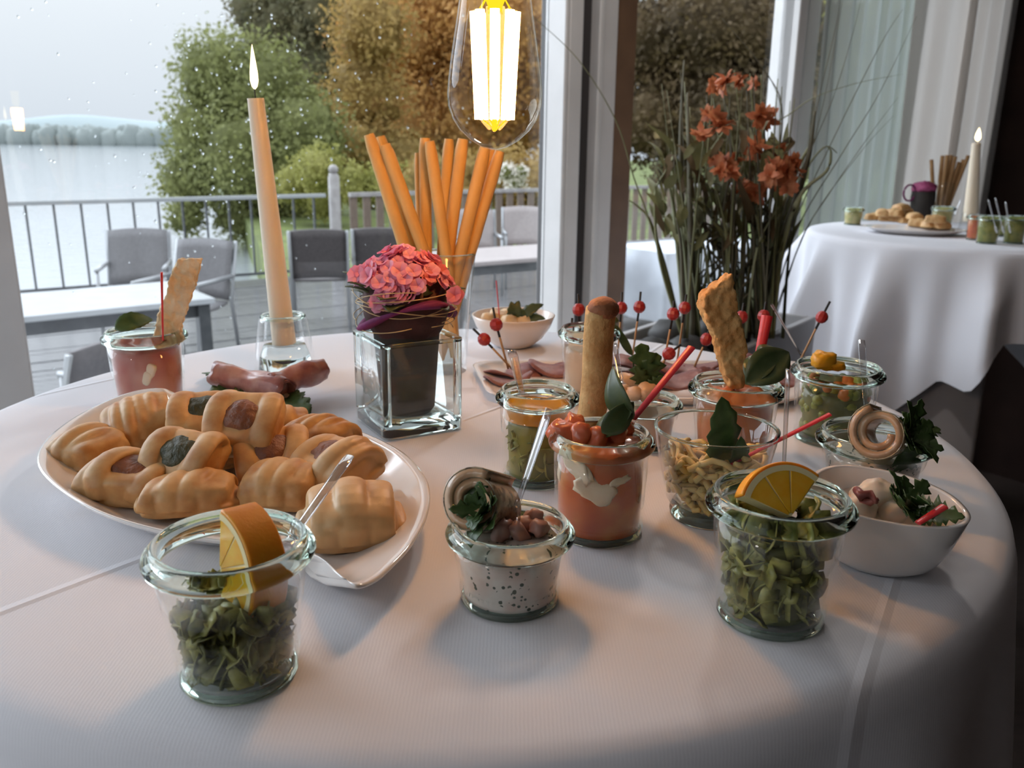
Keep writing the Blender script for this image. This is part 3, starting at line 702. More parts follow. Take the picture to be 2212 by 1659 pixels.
def front(c, rb, rr, h, px, py, off=0.0):     # point on the outside of a jar seen at a photo pixel
    best = None
    for i in range(60):
        z = h * i / 60; R = cone_r(rb, rr, h, z) + off; x0, y0, d0 = proj(c + V((0, 0, z))); sa = max(-.95, min(.95, (px - x0) / (R * FPX / d0)))
        tc_ = V((CP.x - c.x, CP.y - c.y, 0)).normalized(); sd_ = V((-tc_.y, tc_.x, 0)); p = c + V((0, 0, z)) + (tc_ * math.sqrt(1 - sa * sa) + sd_ * sa) * R; e_ = abs(proj(p)[1] - py)
        if best is None or e_ < best[0]: best = (e_, p, (p - c - V((0, 0, z))).normalized(), z)
    return best[1], best[2], best[3]
def cone_r(rb, rr, h, z): return rb + (rr * .885 - rb) * min(1, z / (h - .01))
def filling(name, label, cat, c, rb, rr, h, z0, z1, m, bump=.0015, gap=.0024, group=None):
    b = MB(); pr = [(0, z0)]; k = 12
    for i in range(k + 1):
        z = z0 + (z1 - z0) * i / k; r = cone_r(rb, rr, h, z) - gap
        pr.append((r, z))
    for r in (.85, .6, .35, .15): pr.append((pr[k + 1][0] * r, z1 + bump * (1 - r)))
    pr.append((0, z1 + bump)); b.lathe(pr, 48, c)
    for i, p in enumerate(b.v):
        if p.z > c.z + z1 - .0005: p.z += bump * 1.2 * noise.noise(V((p.x * 160, p.y * 160, 0)))
    o = b.build(name, m); return tag(o, label, cat, group)
def chopped(name, label, cat, c, rb, rr, h, z0, z1, n, m, size=(.012, .006), seed=1, group=None, gap=.0035, bias=.45):
    r = random.Random(seed); b = MB()
    for i in range(n):
        z = r.uniform(z0, z1); R = cone_r(rb, rr, h, z) - gap - size[1] * .35
        rad = R * r.random() ** bias; a = r.uniform(0, 2 * PI)
        ln = size[0] * r.uniform(.6, 1.5); wd = size[1] * r.uniform(.6, 1.4); cv = r.uniform(-1.6, 1.6)
        rot = euler(r.uniform(0, 6.3), r.uniform(0, 6.3), r.uniform(0, 6.3)); cc = V((c.x + rad * math.cos(a), c.y + rad * math.sin(a), c.z + z)); o = len(b.v)
        cl = c
        for s in range(5):
            th = cv * (s / 4 - .5); rr0 = ln / cv if abs(cv) > .1 else ln * 10
            for q in (-.5, 0, .5):
                p = rot @ V((rr0 * math.sin(th), q * wd * (1 - .25 * abs(s - 2) / 2), rr0 * (1 - math.cos(th)) + .0012 * q * q)) + cc
                dz = min(max(p.z - c.z, z0), z1 + .004); p.z = c.z + dz
                R1 = cone_r(rb, rr, h, dz) - .0026; dx, dy = p.x - c.x, p.y - c.y; dd = math.hypot(dx, dy)
                if dd > R1: p.x = c.x + dx * R1 / dd; p.y = c.y + dy * R1 / dd
                b.v.append(p)
        for s in range(4):
            for q in range(2):
                k = o + s * 3 + q; b.f.append((k, k + 1, k + 4, k + 3))
    o = b.build(name, m, solid=.0005); return tag(o, label, cat, group, 'stuff')
def spoon(label, A, B, w=.0032, group='clear plastic spoons'):
    A, B = V(A), V(B); t = thing('plastic_spoon', label, 'spoon', A, group)
    b = MB(); n = 8; b.tube([A.lerp(B, i / n) for i in range(n + 1)], [w * (.62 + .38 * i / n) * (1 if i < n else .8) for i in range(n + 1)], 10, flat=.34); b.build('handle', plast, t)
    d = (A - B).normalized(); b = MB(); R = frame_z(d); b.ell(A + d * .006, (.006, .0018, .009), 14, 8, R); b.build('bowl', plast, t); return t
def stick(label, A, B, w=.0026, name='red_stick', m=None, cat='stick', group='red plastic sticks', flat=.45):
    A, B = V(A), V(B); b = MB(); n = 6; b.tube([A.lerp(B, i / n) for i in range(n + 1)], [w * (.75 + .25 * i / n) for i in range(n + 1)], 8, flat=flat)
    return tag(b.build(name, m or redst, auto=40), label, cat, group)
def orange_slice(label, apex, nrm, u, R, ha, th, name='orange_slice', rm=None, fm=None):
    nrm = V(nrm).normalized(); u = V(u); u = (u - nrm * u.dot(nrm)).normalized(); x = u.cross(nrm); rot = Matrix((x, u, nrm)).transposed(); apex = V(apex)
    t = thing(name, label, 'orange', apex)
    def arc(r0, r1, a0=-ha, a1=ha, n=22):
        o_ = [(r1 * math.sin(a0 + (a1 - a0) * i / n), r1 * math.cos(a0 + (a1 - a0) * i / n)) for i in range(n + 1)]
        i_ = [(r0 * math.sin(a1 - (a1 - a0) * i / n), r0 * math.cos(a1 - (a1 - a0) * i / n)) for i in range(n + 1)] if r0 > 0 else [(0, 0)]
        return o_ + i_
    k = max(2, int(round(2 * ha / .62)))
    for i in range(k):
        a0 = -ha + 2 * ha * i / k + .025; a1 = -ha + 2 * ha * (i + 1) / k - .025
        pts = arc(R * .06, R * .84, a0, a1, 6); b = MB(); b.prism(pts, -th / 2, th / 2, apex, rot); b.build('segment', fm or fleshm, t, bevel=.0006)
    b = MB(); b.prism(arc(0, R * .85), -th / 2 + .0004, th / 2 - .0004, apex, rot); b.prism(arc(R * .83, R * .935), -th / 2 - .0001, th / 2 + .0001, apex, rot); b.build('pith', pithm, t, smooth=False)
    b = MB(); b.prism(arc(R * .93, R), -th / 2, th / 2, apex, rot); b.build('rind', rm or rindm, t, bevel=.0008)
    return t
def herb(name, label, mb, m=leafd, cat='herb', group=None, solid=.0003):
    if len(mb.marks) < 2: return tag(mb.build(name, m, solid=solid), label, cat, group)
    c0 = sum(mb.v, V()) / len(mb.v); t = thing(name, label, cat, (c0.x, c0.y, min(p.z for p in mb.v)), group); leaves(mb, m, t, solid); return t
def toast(name, label, outline, nrm_off, th, m, seed=1, cr=True):
    # outline: list of world points on one face; thickness along nrm_off
    pts = [V(p) for p in outline]; n = V(nrm_off).normalized(); c0 = sum(pts, V()) / len(pts)
    t = thing(name, label, 'toast', min(pts, key=lambda p: p.z))
    b = MB(); k = len(pts); b.v = [p - n * th / 2 for p in pts] + [p + n * th / 2 for p in pts]
    b.f = [tuple(reversed(range(k))), tuple(range(k, 2 * k))] + [(i, (i + 1) % k, k + (i + 1) % k, k + i) for i in range(k)]
    o = b.build('crumb', m, t, remesh=.0011, rsm=2)
    tx = bpy.data.textures.new('crumb_noise', 'CLOUDS'); tx.noise_scale = .006; tx.noise_depth = 3
    md = o.modifiers.new('disp', 'DISPLACE'); md.texture = tx; md.strength = .0045; md.mid_level = .55; md.texture_coords = 'LOCAL'
    return t

# ------------------------------------------------------------------ the plate with pastries
rim = [(343, 838, .036), (372, 846, .031), (398, 862, .025), (432, 872, .021), (520, 872, .020), (640, 888, .02), (760, 925, .02), (860, 970, .021), (912, 1020, .022), (929, 1065, .023), (920, 1120, .022), (890, 1175, .021), (852, 1218, .02), (812, 1253, .021), (772, 1266, .023), (738, 1246, .021), (708, 1217, .018), (668, 1196, .017), (590, 1183, .017), (480, 1168, .018), (340, 1145, .02), (210, 1105, .021), (120, 1050, .022), (80, 1000, .023), (95, 955, .024), (150, 908, .026), (220, 870, .029), (285, 846, .033)]
rp = catmull([P(*q) for q in rim], 6, True); nR = len(rp); cen = sum(rp, V()) / nR; cen.z = T
plate = thing('leaf_plate', 'large white leaf shaped porcelain plate heaped with pastries', 'plate', (cen.x, cen.y, T))
b = MB()
def ring(sc, fz, off=0):
    st = len(b.v)
    for p in rp:
        q = cen.lerp(V((p.x, p.y, T)), sc); b.v.append(V((q.x, q.y, T + fz(p.z - T)))); 
    return st
rings = [ring(.50, lambda z: .0005), ring(.70, lambda z: .0012), ring(.80, lambda z: z * .28), ring(.92, lambda z: z * .72 - .001), ring(.985, lambda z: z - .0028), ring(1.0, lambda z: z - .0012), ring(1.0, lambda z: z), ring(.985, lambda z: z + .0003), ring(.95, lambda z: z * .86 + .0012), ring(.86, lambda z: z * .5 + .003), ring(.74, lambda z: .0062), ring(.55, lambda z: .0052), ring(.25, lambda z: .005)]
for A, B_ in zip(rings, rings[1:]):
    for i in range(nR):
        i2 = (i + 1) % nR; b.f.append((A + i, A + i2, B_ + i2, B_ + i))
b.f.append(tuple(rings[-1] + i for i in range(nR))); b.f.append(tuple(rings[0] + i for i in reversed(range(nR))))
b.build('dish', porc, plate)

def pastry(label, px, py, z, L, W, H, rz, nb=5, gapb=(), fill=fillr, m=doughm, tx=0.0, ty=0.0, slant=.25, taper=0.0, seed=1, pinch=.0, group='pastries on the leaf plate', rs=.0010):
    r = random.Random(seed); c = P(px, py, z); R = euler(tx, ty, rz)
    t = thing('puff_pastry', label, 'pastry', c, group)
    b = MB()
    hb = .36 if gapb else .415
    b.ell((0, 0, H * hb), (L * .5, W * .5, H * hb), 32, 14, sq=.55, nz=.10, ns=1.5, seed=seed)
    b.ell((0, 0, H * .16), (L * .54, W * .53, H * .13), 32, 10, sq=.42, nz=.08, ns=2, seed=seed + 5)
    sp = L * .90 / nb; op = set(gapb)
    for i in range(nb):
        if i in op: continue
        x = -L * .45 + sp * (i + .5); e = abs(x) / (L * .5); hh = H * (1 - .42 * e ** 2.2) * r.uniform(.95, 1.05); ww = W * .5 * (1 - .16 * e ** 2)
        if taper: ww *= 1 - taper * x / L
        n = 10; pts = []; th = H * .13
        for k in range(n + 1):
            a = PI * k / n; y = -math.cos(a) * ww; bow = .0
            if (i + 1) in op: bow = -sp * .30 * math.sin(a)
            if (i - 1) in op: bow = sp * .30 * math.sin(a)
            pts.append((x + slant * y * .45 + bow + .0006 * math.sin(a * 2 + i * 2), y, H * .22 + (hh - th - H * .22) * math.sin(a) ** .7))
        b.tube(pts, [th] * (n + 1), 16, flat=sp * .585 / th, hint=V((1, 0, 0)))
    if pinch:
        for sx in (-1, 1): b.ell((sx * L * .52, 0, H * .22), (L * .10, W * .34, H * .15), 14, 8, sq=.6)
    b.v = [R @ p + c for p in b.v]
    b.build('dough', m, t, remesh=rs, rsm=3)
    f = MB(); f.ell((0, 0, H * .46), (L * .42, W * .36, H * .37), 22, 12, nz=.15, ns=3, seed=seed)
    f.v = [R @ p + c for p in f.v]; f.build('filling', fill, t)
    return t
q = math.radians
PS = .0056
pastry('slashed golden pastry at the upper left of the leaf plate', 308, 935, .018, .050, .042, .027, q(28), 6, slant=.25, tx=q(24), ty=q(-14), seed=1, m=doughm)
pastry('pointed pale golden pastry at the left tip of the pastry heap', 200, 998, .009, .040, .040, .026, q(-24), 4, slant=.2, seed=2, taper=.4, pinch=1, tx=q(8))
pastry('slashed pastry with brown filling at the front left of the heap', 288, 1062, .009, .054, .040, .028, q(-12), 4, (2,), slant=.4, seed=3, pinch=1, tx=q(10))
pastry('long slashed pastry in front, behind the front left jar', 412, 1098, .008, .050, .034, .025, q(12), 4, slant=.6, seed=4, pinch=1)
pastry('pastry with a dark spinach opening in the middle of the heap', 418, 1012, .021, .044, .038, .030, q(-18), 3, (1,), fillg, slant=.1, tx=q(38), seed=5)
pastry('pastry with a dark slot at the back of the heap, left of the round one', 445, 912, .030, .042, .036, .024, q(10), 3, (1,), fillg, slant=.2, tx=q(30), seed=6, pinch=1)
pastry('round open pastry with brown meat filling on top of the heap', 540, 930, .036, .044, .042, .029, q(-4), 3, (1,), fillr, slant=.05, tx=q(42), seed=7)
pastry('dark baked pastry in the shadow at the middle of the heap', 590, 1010, .014, .042, .042, .031, q(14), 3, (1,), fillr, slant=.1, tx=q(30), seed=8)
pastry('slashed pastry right behind the orange wedge', 612, 1075, .009, .044, .036, .026, q(-4), 4, slant=.3, seed=9, tx=q(10))
pastry('twisted pastry at the back right of the heap', 692, 968, .015, .044, .034, .025, q(-20), 5, slant=.6, seed=10)
pastry('pale braided pastry at the right of the heap', 737, 1038, .013, .048, .042, .032, q(-34), 4, (1,), fillr, doughp, slant=.3, tx=q(16), seed=11)
pastry('pale square pastry with two slits at the right front of the plate', 760, 1150, .008, .050, .046, .031, q(16), 3, (), fillr, doughp, slant=.1, tx=q(8), seed=12, pinch=1)
pastry('half hidden pastry end behind the round open one', 625, 945, .014, .030, .030, .024, q(30), 3, slant=.3, seed=13)
pastry('half hidden pastry under the middle of the heap', 498, 995, .008, .044, .040, .026, q(40), 4, slant=.3, seed=14)

# ------------------------------------------------------------------ jars
G_LEEK = 'leek salads'
c, rb, h, rr = fit(525, 1528, 265, 500, 1160, 366)
glass_jar('glass jar of leek salad with an upright orange wedge, front left', c, rb, rr, h)
filling('leek_salad_base', 'olive dressing under the leek salad in the front left jar', 'salad', c, rb * .72, rr * .72, h, .005, .026, leekfill)
chopped('leek_salad', 'chopped green leek salad in the front left jar', 'salad', c, rb, rr, h, .005, .037, 420, leek, (.014, .008), 3, bias=.3)
ap = P(512, 1218, .048)
orange_slice('thick orange wedge standing in the front left jar', ap, (-.68, -.73, .08), (.73, -.66, .12), .0270, 1.42, .0165, 'orange_wedge')
spoon('clear plastic spoon leaning over the pastry plate from the front left jar', P(622, 1172, .054), D(755, 985, .40))
c, rb, h, rr = fit(1100, 1350, 225, 1095, 1125, 283); cH = (c, rb, h, rr)
glass_jar('low glass jar of herring cream with rolled herring, front middle', c, rb, rr, h, group='glass jars on the front table')
def speckle(name, base, base2, dots, dscale=260, thr=.28):
    mt, t, o = nodes_of(name); N = t.nodes.new; Lk = t.links.new
    p = N('ShaderNodeBsdfPrincipled'); p.inputs['Roughness'].default_value = .45; p.inputs['Coat Weight'].default_value = .2
    tcn = N('ShaderNodeTexCoord'); n = N('ShaderNodeTexNoise'); n.inputs['Scale'].default_value = 70; n.inputs['Detail'].default_value = 2
    r = N('ShaderNodeValToRGB'); r.color_ramp.elements[0].position = .4; r.color_ramp.elements[1].position = .68
    r.color_ramp.elements[0].color = (*base, 1); r.color_ramp.elements[1].color = (*base2, 1)
    vo = N('ShaderNodeTexVoronoi'); vo.inputs['Scale'].default_value = dscale; vo.inputs['Randomness'].default_value = 1.0
    lt = N('ShaderNodeMath'); lt.operation = 'LESS_THAN'; lt.inputs[1].default_value = thr
    n2 = N('ShaderNodeTexNoise'); n2.inputs['Scale'].default_value = 120; gt = N('ShaderNodeMath'); gt.operation = 'GREATER_THAN'; gt.inputs[1].default_value = .52
    mu = N('ShaderNodeMath'); mu.operation = 'MULTIPLY'; mi = N('ShaderNodeMix'); mi.data_type = 'RGBA'
    for q in (n, vo, n2): Lk(tcn.outputs['Object'], q.inputs['Vector'])
    Lk(n.outputs['Fac'], r.inputs[0]); Lk(vo.outputs['Distance'], lt.inputs[0]); Lk(n2.outputs['Fac'], gt.inputs[0]); Lk(lt.outputs[0], mu.inputs[0]); Lk(gt.outputs[0], mu.inputs[1])
    Lk(mu.outputs[0], mi.inputs['Factor']); Lk(r.outputs[0], mi.inputs['A']); mi.inputs['B'].default_value = (*dots, 1); Lk(mi.outputs['Result'], p.inputs['Base Color']); Lk(p.outputs[0], o.inputs[0]); return mt
hcream = speckle('herring_cream', (.66, .61, .55), (.58, .44, .38), (.05, .065, .04), 330, .34)
c, rb, h, rr = cH
filling('herring_cream', 'white cream with green herb specks in the low front jar', 'cream', c, rb, rr, h, .0048, .031, hcream, .002)
def herring_roll(label, ctr, axis, r, wid, turns=1.5, open_a=0.0):
    ax = V(axis).normalized(); R = frame_z(ax); t = thing('herring_roll', label, 'fish', V(ctr), 'herring rolls')
    def fn(rad_off):
        def g(s, q):
            a = open_a + s * turns * 2 * PI; rad = r * (1 - .42 * s * turns / 1.5) + rad_off
            return V(ctr) + R @ V((rad * math.cos(a), rad * math.sin(a), (q - .5) * wid * (1 - .15 * s) + .0008 * math.sin(a * 3)))
        return g
    b = MB(); b.grid(fn(-.0020), 44, 5); b.build('flesh', herring, t, solid=.0042)
    b = MB(); b.grid(fn(.0006), 44, 5); b.build('skin', skinm, t, solid=.0007); return t
herring_roll('rolled herring fillet with speckled skin in the low front jar', P(1048, 1088, .046), (-.38, -.78, .42), .0165, .034, 1.7, 1.2)
for i, (x, y, zz, a) in enumerate(((1135, 1135, .036, .3), (1165, 1140, .036, 1.2), (1150, 1120, .037, 2.1), (1120, 1150, .036, .9), (1085, 1150, .036, 2.6))):
    b = MB(); b.ell(P(x, y, zz), (.0075, .0045, .004), 14, 9, euler(.4, .3 * i, a), nz=.3, ns=2, sq=.7, seed=i)
    tag(b.build('herring_piece', pinkm), ('lower left', 'rightmost', 'topmost', 'front middle', 'left front')[i] + ' pink brown herring piece on the cream of the low front jar', 'fish', 'herring pieces on the low front jar')
b = MB(); b.parsley(P(1068, 1105, .047), (-.75, -.5, .55), .021, 5, 4); b.leaf(P(1060, 1110, .046), P(958, 1078, .050), .013, (0, -.6, 1), .1, .8, 5, 14)
herb('parsley', 'dark parsley leaf lying on the rolled herring of the low front jar', b)
spoon('clear plastic spoon standing in the low front herring jar', P(1112, 1105, .046), D(1186, 882, .415))

c, rb, h, rr = fit(1290, 1188, 200, 1281, 930, 233)
glass_jar('glass jar of tomato and mozzarella with an upright breadstick, centre', c, rb, rr, h)
filling('tomato_salad', 'red tomato salad in the centre jar', 'salad', c, rb, rr, h, .0048, .055, tomm, .002)
for i, (x, y, sx, sz, a, lb) in enumerate(((1248, 1008, .0120, .0060, .70, 'long white mozzarella streak at the upper left of the centre jar'), (1288, 1056, .0115, .0085, .35, 'largest white mozzarella piece in the middle of the centre jar'), (1232, 985, .005, .0028, .3, 'small white mozzarella bit below the left rim of the centre jar'), (1192, 1015, .003, .008, .1, 'white mozzarella piece at the left edge of the centre jar'), (1336, 1040, .0065, .0030, -.3, 'small white mozzarella bit right of the middle piece'))):
    pc, d, zz = front(c, rb, rr, h, x, y, -.0036); b = MB(); b.ell(pc, (sx, .0020, sz), 20, 12, frame_z(V((0, 0, 1)), V((0, 0, 1))) if False else Matrix((d.cross(V((0, 0, 1))).normalized() * -1, d, V((0, 0, 1)))).transposed() @ euler(0, a, 0), nz=.42, ns=1.5, sq=.8, seed=i * 3)
    tag(b.build('mozzarella_piece', mozz), lb, 'cheese', 'mozzarella pieces in the centre jar')
for i, (x, y, zz, s) in enumerate(((1225, 935, .060, .010), (1258, 938, .061, .009), (1205, 930, .058, .007), (1290, 950, .059, .008), (1330, 945, .058, .008), (1350, 930, .057, .006), (1240, 918, .063, .008))):
    b = MB(); b.ell(P(x, y, zz), (s, s * .75, s * .7), 14, 9, euler(i, .5 * i, i * 1.3), nz=.3, ns=2, sq=.65, seed=i + 20)
    tag(b.build('tomato_chunk', tomc), ('wet red tomato chunk at the left front of the centre jar', 'wet tomato chunk in the middle front of the centre jar', 'tomato chunk at the left rim of the centre jar', 'tomato chunk right of the middle in the centre jar', 'tomato chunk under the curled leaf in the centre jar', 'small tomato chunk at the right rim of the centre jar', 'topmost tomato chunk left of the breadstick in the centre jar')[i], 'tomato', 'tomato chunks on the centre jar')
def breadstick(label, A, B, r, m, cap=None, name='toasted_breadstick', seed=1):
    A, B = V(A), V(B); t = thing(name, label, 'breadstick', A); b = MB(); n = 26; pts, rad = [], []
    for i in range(n + 1):
        s = i / n; p = A.lerp(B, s) + V((.0012 * math.sin(s * 5), 0, 0)); pts.append(p); rad.append(r * (1 + .05 * noise.noise(V((s * 9, seed, 0)))))
    b.tube(pts, rad, 20); b.build('crumb', m, t)
    if cap:
        d = (B - A).normalized(); b = MB(); b.ell(B + d * .0005, (r * 1.04, r * 1.04, r * .75), 20, 10, frame_z(d), nz=.08, ns=2); b.build('end_crust', cap, t)
    return t
breadstick('thick golden toasted breadstick with brown round end in the centre jar', P(1272, 925, .050), D(1303, 668, .505), .0091, toastm, crustm)
b = MB(); b.leaf(P(1285, 925, .062), D(1372, 905, .455) + V((0, 0, .003)), .017, (0, -.8, .6), -.1, 0, n=14); 
b.leaf(D(1300, 935, .455), D(1372, 870, .46), .014, (.3, -.9, .3), .2, 0, n=14); b.leaf(D(1368, 905, .462), D(1312, 800, .468), .016, (-.7, -.7, .1), .35, 0, n=16)
herb('herb_leaf', 'long curled green leaf beside the thick breadstick', b, leafb)
stick('flat red stick leaning right in the centre tomato jar', D(1368, 905, .47), D(1494, 750, .495), .0031)

c, rb, h, rr = fit(1157, 1062, 150, 1165, 838, 184)
glass_jar('glass jar of leek salad under yellow mango sauce, behind the centre jar', c, rb, rr, h)
filling('mango_sauce', 'glossy orange yellow mango sauce in the jar behind the centre', 'sauce', c, rb, rr, h, .045, .053, mangom, .0)
filling('leek_salad_base', 'yellow green dressing under the mango sauce', 'salad', c, rb * .9, rr * .9, h, .005, .0445, mat('mango_leek', (.24, .21, .03), .5, c2=(.13, .13, .035), scale=40))
chopped('leek_salad', 'chopped leek below the mango sauce', 'salad', c, rb, rr, h, .006, .042, 150, leek, (.012, .006), 5, bias=.2)
spoon('short clear spoon in the mango sauce jar', P(1127, 850, .055), D(1106, 758, .54), .0036)

c, rb, h, rr = fit(1655, 1388, 240, 1679, 1062, 321)
glass_jar('tall glass jar full of leek salad with an orange slice, front right', c, rb, rr, h)
filling('leek_salad_base', 'olive dressing under the leek salad in the front right jar', 'salad', c, rb * .8, rr * .8, h, .005, .045, leekfill)
chopped('leek_salad', 'chopped green leek salad filling the front right jar', 'salad', c, rb, rr, h, .006, .053, 330, leek, (.013, .008), 9, bias=.22)
b = MB()
orange_slice('orange slice laid across the rim of the front right jar', P(1700, 1118, .052), (.18, -.80, .50), (-.22, .35, .85), .0265, .95, .009)
spoon('clear plastic spoon standing straight in the front right jar', P(1692, 1040, .055), D(1702, 800, .415))

# clear bowl of shredded cheese
c, rb, h, rr = fit(1530, 1146, 175, 1543, 925, 265)
t = thing('glass_bowl', 'clear rimless glass bowl of shredded yellow cheese salad', 'bowl', c)
b = MB(); b.lathe([(0, 0), (rb, 0), (rb + .0006, .003), (rb, .006), (rb + .0035, .012), (rr - .004, h * .62), (rr, h), (rr - .0009, h + .0006), (rr - .0018, h), (rr - .0058, h * .62), (rb + .0015, .013), (rb - .004, .009), (0, .0085)], 56, c); b.build('bowl', clearg, t)
b = MB(); b.lathe([(rr - .0019, h - .0006), (rr + .0002, h - .0004), (rr + .0003, h + .0008), (rr - .0010, h + .0013), (rr - .0021, h + .0006), (rr - .0019, h - .0006)], 56, c); b.build('lip', rimg, t)
b = MB(); b.lathe([(rb - .006, .0005), (rb + .0004, .0005), (rb + .0009, .004), (rb - .001, .0085), (rb - .006, .0075), (rb - .006, .0005)], 48, c); b.build('foot', rimg, t)
r = random.Random(4); b = MB()
for i in range(190):
    z = r.uniform(.012, .042); R = rb + (rr - rb) * (z / h) - .006; a = r.uniform(0, 2 * PI); rad = R * r.random() ** .4; dirv = r.uniform(0, PI)
    p0 = V((c.x + rad * math.cos(a), c.y + rad * math.sin(a), c.z + z)); pts = []
    for k in range(5):
        s = (k / 4 - .5) * .028; p = p0 + V((math.cos(dirv) * s, math.sin(dirv) * s, .004 * math.sin(k * 1.2 + i) ))
        zz = max(.0105, min(p.z - c.z, .046)); p.z = c.z + zz; R1 = rb + .002 + (rr - rb - .006) * min(1, zz / (h * .62)) - .0032; dd = math.hypot(p.x - c.x, p.y - c.y)
        if dd > R1: p.x = c.x + (p.x - c.x) * R1 / dd; p.y = c.y + (p.y - c.y) * R1 / dd
        pts.append(p)
    b.tube(pts, .0019, 6)
tag(b.build('shredded_cheese', pastam), 'shredded yellow cheese salad in the clear bowl', 'cheese', None, 'stuff')
b = MB(); b.leaf(P(1555, 1010, .036), D(1563, 862, .475), .020, (.2, -1, .1), .08, .35, 5, 14, wp=.6); b.leaf(P(1590, 1005, .036), D(1603, 950, .47), .012, (0, -1, .1), .1, .3, 4, 10)
herb('herb_leaf', 'upright dark green leaf standing in the clear cheese bowl', b, leafd)
stick('red stick lying across the rim of the clear cheese bowl', P(1575, 1005, .040), D(1793, 895, .50), .0022)

# bowl of octopus cream, lofted between a round base and a slanted oval rim
def loft_bowl(label, rimpts, bc, rb, m, th=.0026, lift=.6):
    t = thing('porcelain_bowl', label, 'bowl', bc); R = catmull(rimpts, 6, True); n = len(R); cx = sum(R, V()) / n; b = MB()
    a0 = [math.atan2(p.y - cx.y, p.x - cx.x) for p in R]
    def ringb(s, shr):
        st = len(b.v)
        for p, a in zip(R, a0):
            base = V((bc.x + rb * math.cos(a), bc.y + rb * math.sin(a), bc.z)); z = s ** 1.35; q = base.lerp(p, s ** lift); q.z = bc.z + (p.z - bc.z) * z
            d = V((cx.x - q.x, cx.y - q.y, 0)); q += d.normalized() * shr; b.v.append(q)
        return st
    ss = [0, .08, .2, .35, .5, .65, .8, .92, .985, 1.0]
    rr_ = [ringb(s, 0) for s in ss] + [ringb(s, th) for s in reversed(ss)]
    for i in range(len(ss), len(rr_)):
        for k in range(n): b.v[rr_[i] + k].z += .0025 * (1 - ss[len(rr_) - 1 - i])
    for A, B_ in zip(rr_, rr_[1:]):
        for k in range(n): k2 = (k + 1) % n; b.f.append((A + k, A + k2, B_ + k2, B_ + k))
    b.f.append(tuple(rr_[0] + k for k in reversed(range(n)))); b.f.append(tuple(rr_[-1] + k for k in range(n)))
    b.build('bowl', m, t); return t, cx
bc = fit(1890, 1240, 150, 1928, 1072, 338)[0]
rimp = [P(*v) for v in ((1748, 1040, .044), (1775, 1012, .045), (1835, 1004, .046), (1950, 1024, .045), (2045, 1062, .043), (2093, 1105, .040), (2088, 1132, .039), (2030, 1141, .038), (1930, 1132, .037), (1845, 1112, .038), (1775, 1085, .040))]
loft_bowl('white oval porcelain bowl with pointed lip at the right of the table', rimp, bc, .019, porc)
cm = mat('ivory_cream', (.76, .66, .55), .4, c2=(.68, .54, .42), scale=50, sss=.3)
b = MB(); b.ell(P(1905, 1098, .026), (.030, .022, .010), 28, 14, euler(0, 0, -.2), nz=.12, ns=3); o = b.build('cream_salad', cm); tag(o, 'ivory cream salad in the white oval bowl', 'salad')
for i, (x, y, zz, s) in enumerate(((1895, 1070, .038, .010), (1858, 1100, .034, .009), (1925, 1105, .032, .008), (1870, 1075, .036, .008))):
    b = MB(); b.ell(P(x, y, zz), (s * 1.15, s, s * .85), 18, 11, euler(.3 * i, .2, i), nz=.22, ns=1.8, seed=i + 40); tag(b.build('cream_dumpling', cm), ('topmost', 'leftmost', 'right front', 'back left')[i] + ' ivory piece on the cream in the white oval bowl', 'dumpling', 'ivory pieces in the white oval bowl')
b = MB(); b.tube([P(1850, 1058, .046), P(1862, 1072, .046), P(1880, 1068, .046), P(1893, 1085, .045)], [.0022, .0030, .0026, .0012], 8); b.tube([P(1858, 1080, .043), P(1880, 1086, .043), P(1897, 1078, .046)], [.0014, .002, .001], 8)
tag(b.build('octopus_piece', mat('octopus', (.22, .05, .045), .35, c2=(.36, .12, .10), scale=80)), 'dark red octopus strips on the left of the white oval bowl', 'seafood')
b = MB(); b.parsley(P(1945, 1100, .037), (.5, -.3, .8), .022, 5, 11); b.leaf(P(1960, 1110, .037), P(2085, 1115, .041), .020, (0, -.4, 1), .05, .9, 7, 18); b.leaf(P(1950, 1100, .037), P(2010, 1085, .044), .016, (0, -.4, 1), .1, .9, 6, 16); b.leaf(P(1950, 1105, .037), P(2030, 1100, .042), .014, (0, -.4, 1), .1, .9, 6, 16)
herb('parsley', 'dark parsley spread over the right side of the white oval bowl', b)
stick('short red stick lying on the parsley in the white oval bowl', P(1983, 1130, .040), P(2040, 1094, .046), .0026)

# toast jar, pea jar, low herring jar on the right, far left jar, cream jar, jar behind the breadstick
c, rr = fitrim(1592, 822, 207, .065); rb = rr * .74; h = .065
glass_jar('glass jar of tomato spread with tall bruschetta toast and basil, back right', c, rb, rr, h)
filling('tomato_salad', 'orange red tomato spread in the bruschetta jar', 'salad', c, rb, rr, h, .0048, .054, mat('tomato_spread', (.56, .15, .05), .35, c2=(.62, .27, .12), scale=34, coat=.3), .004)
Yt = c.y
toast('bruschetta_toast', 'tall jagged golden toast standing in the bruschetta jar', [D(x, y, Yt) for x, y in ((1575, 838), (1555, 790), (1545, 745), (1535, 715), (1522, 690), (1512, 660), (1516, 634), (1548, 608), (1576, 588), (1582, 620), (1590, 650), (1588, 672), (1600, 690), (1600, 715), (1612, 745), (1606, 775), (1608, 800), (1600, 838))], (.25, -1, 0), .011, toastm, 3)
b = MB(); b.leaf(D(1610, 830, Yt - .03), D(1706, 758, Yt - .02), .025, (-.1, -1, .6), .12, 0, n=16, fold=.3, sk=.5); b.leaf(D(1620, 828, Yt - .028), D(1668, 762, Yt - .01), .020, (-.6, -.8, .3), .2, 0, n=16, fold=.35); b.leaf(D(1640, 775, Yt - .006), D(1700, 758, Yt + .01), .02, (0, -.3, 1), .2, 0, n=12)
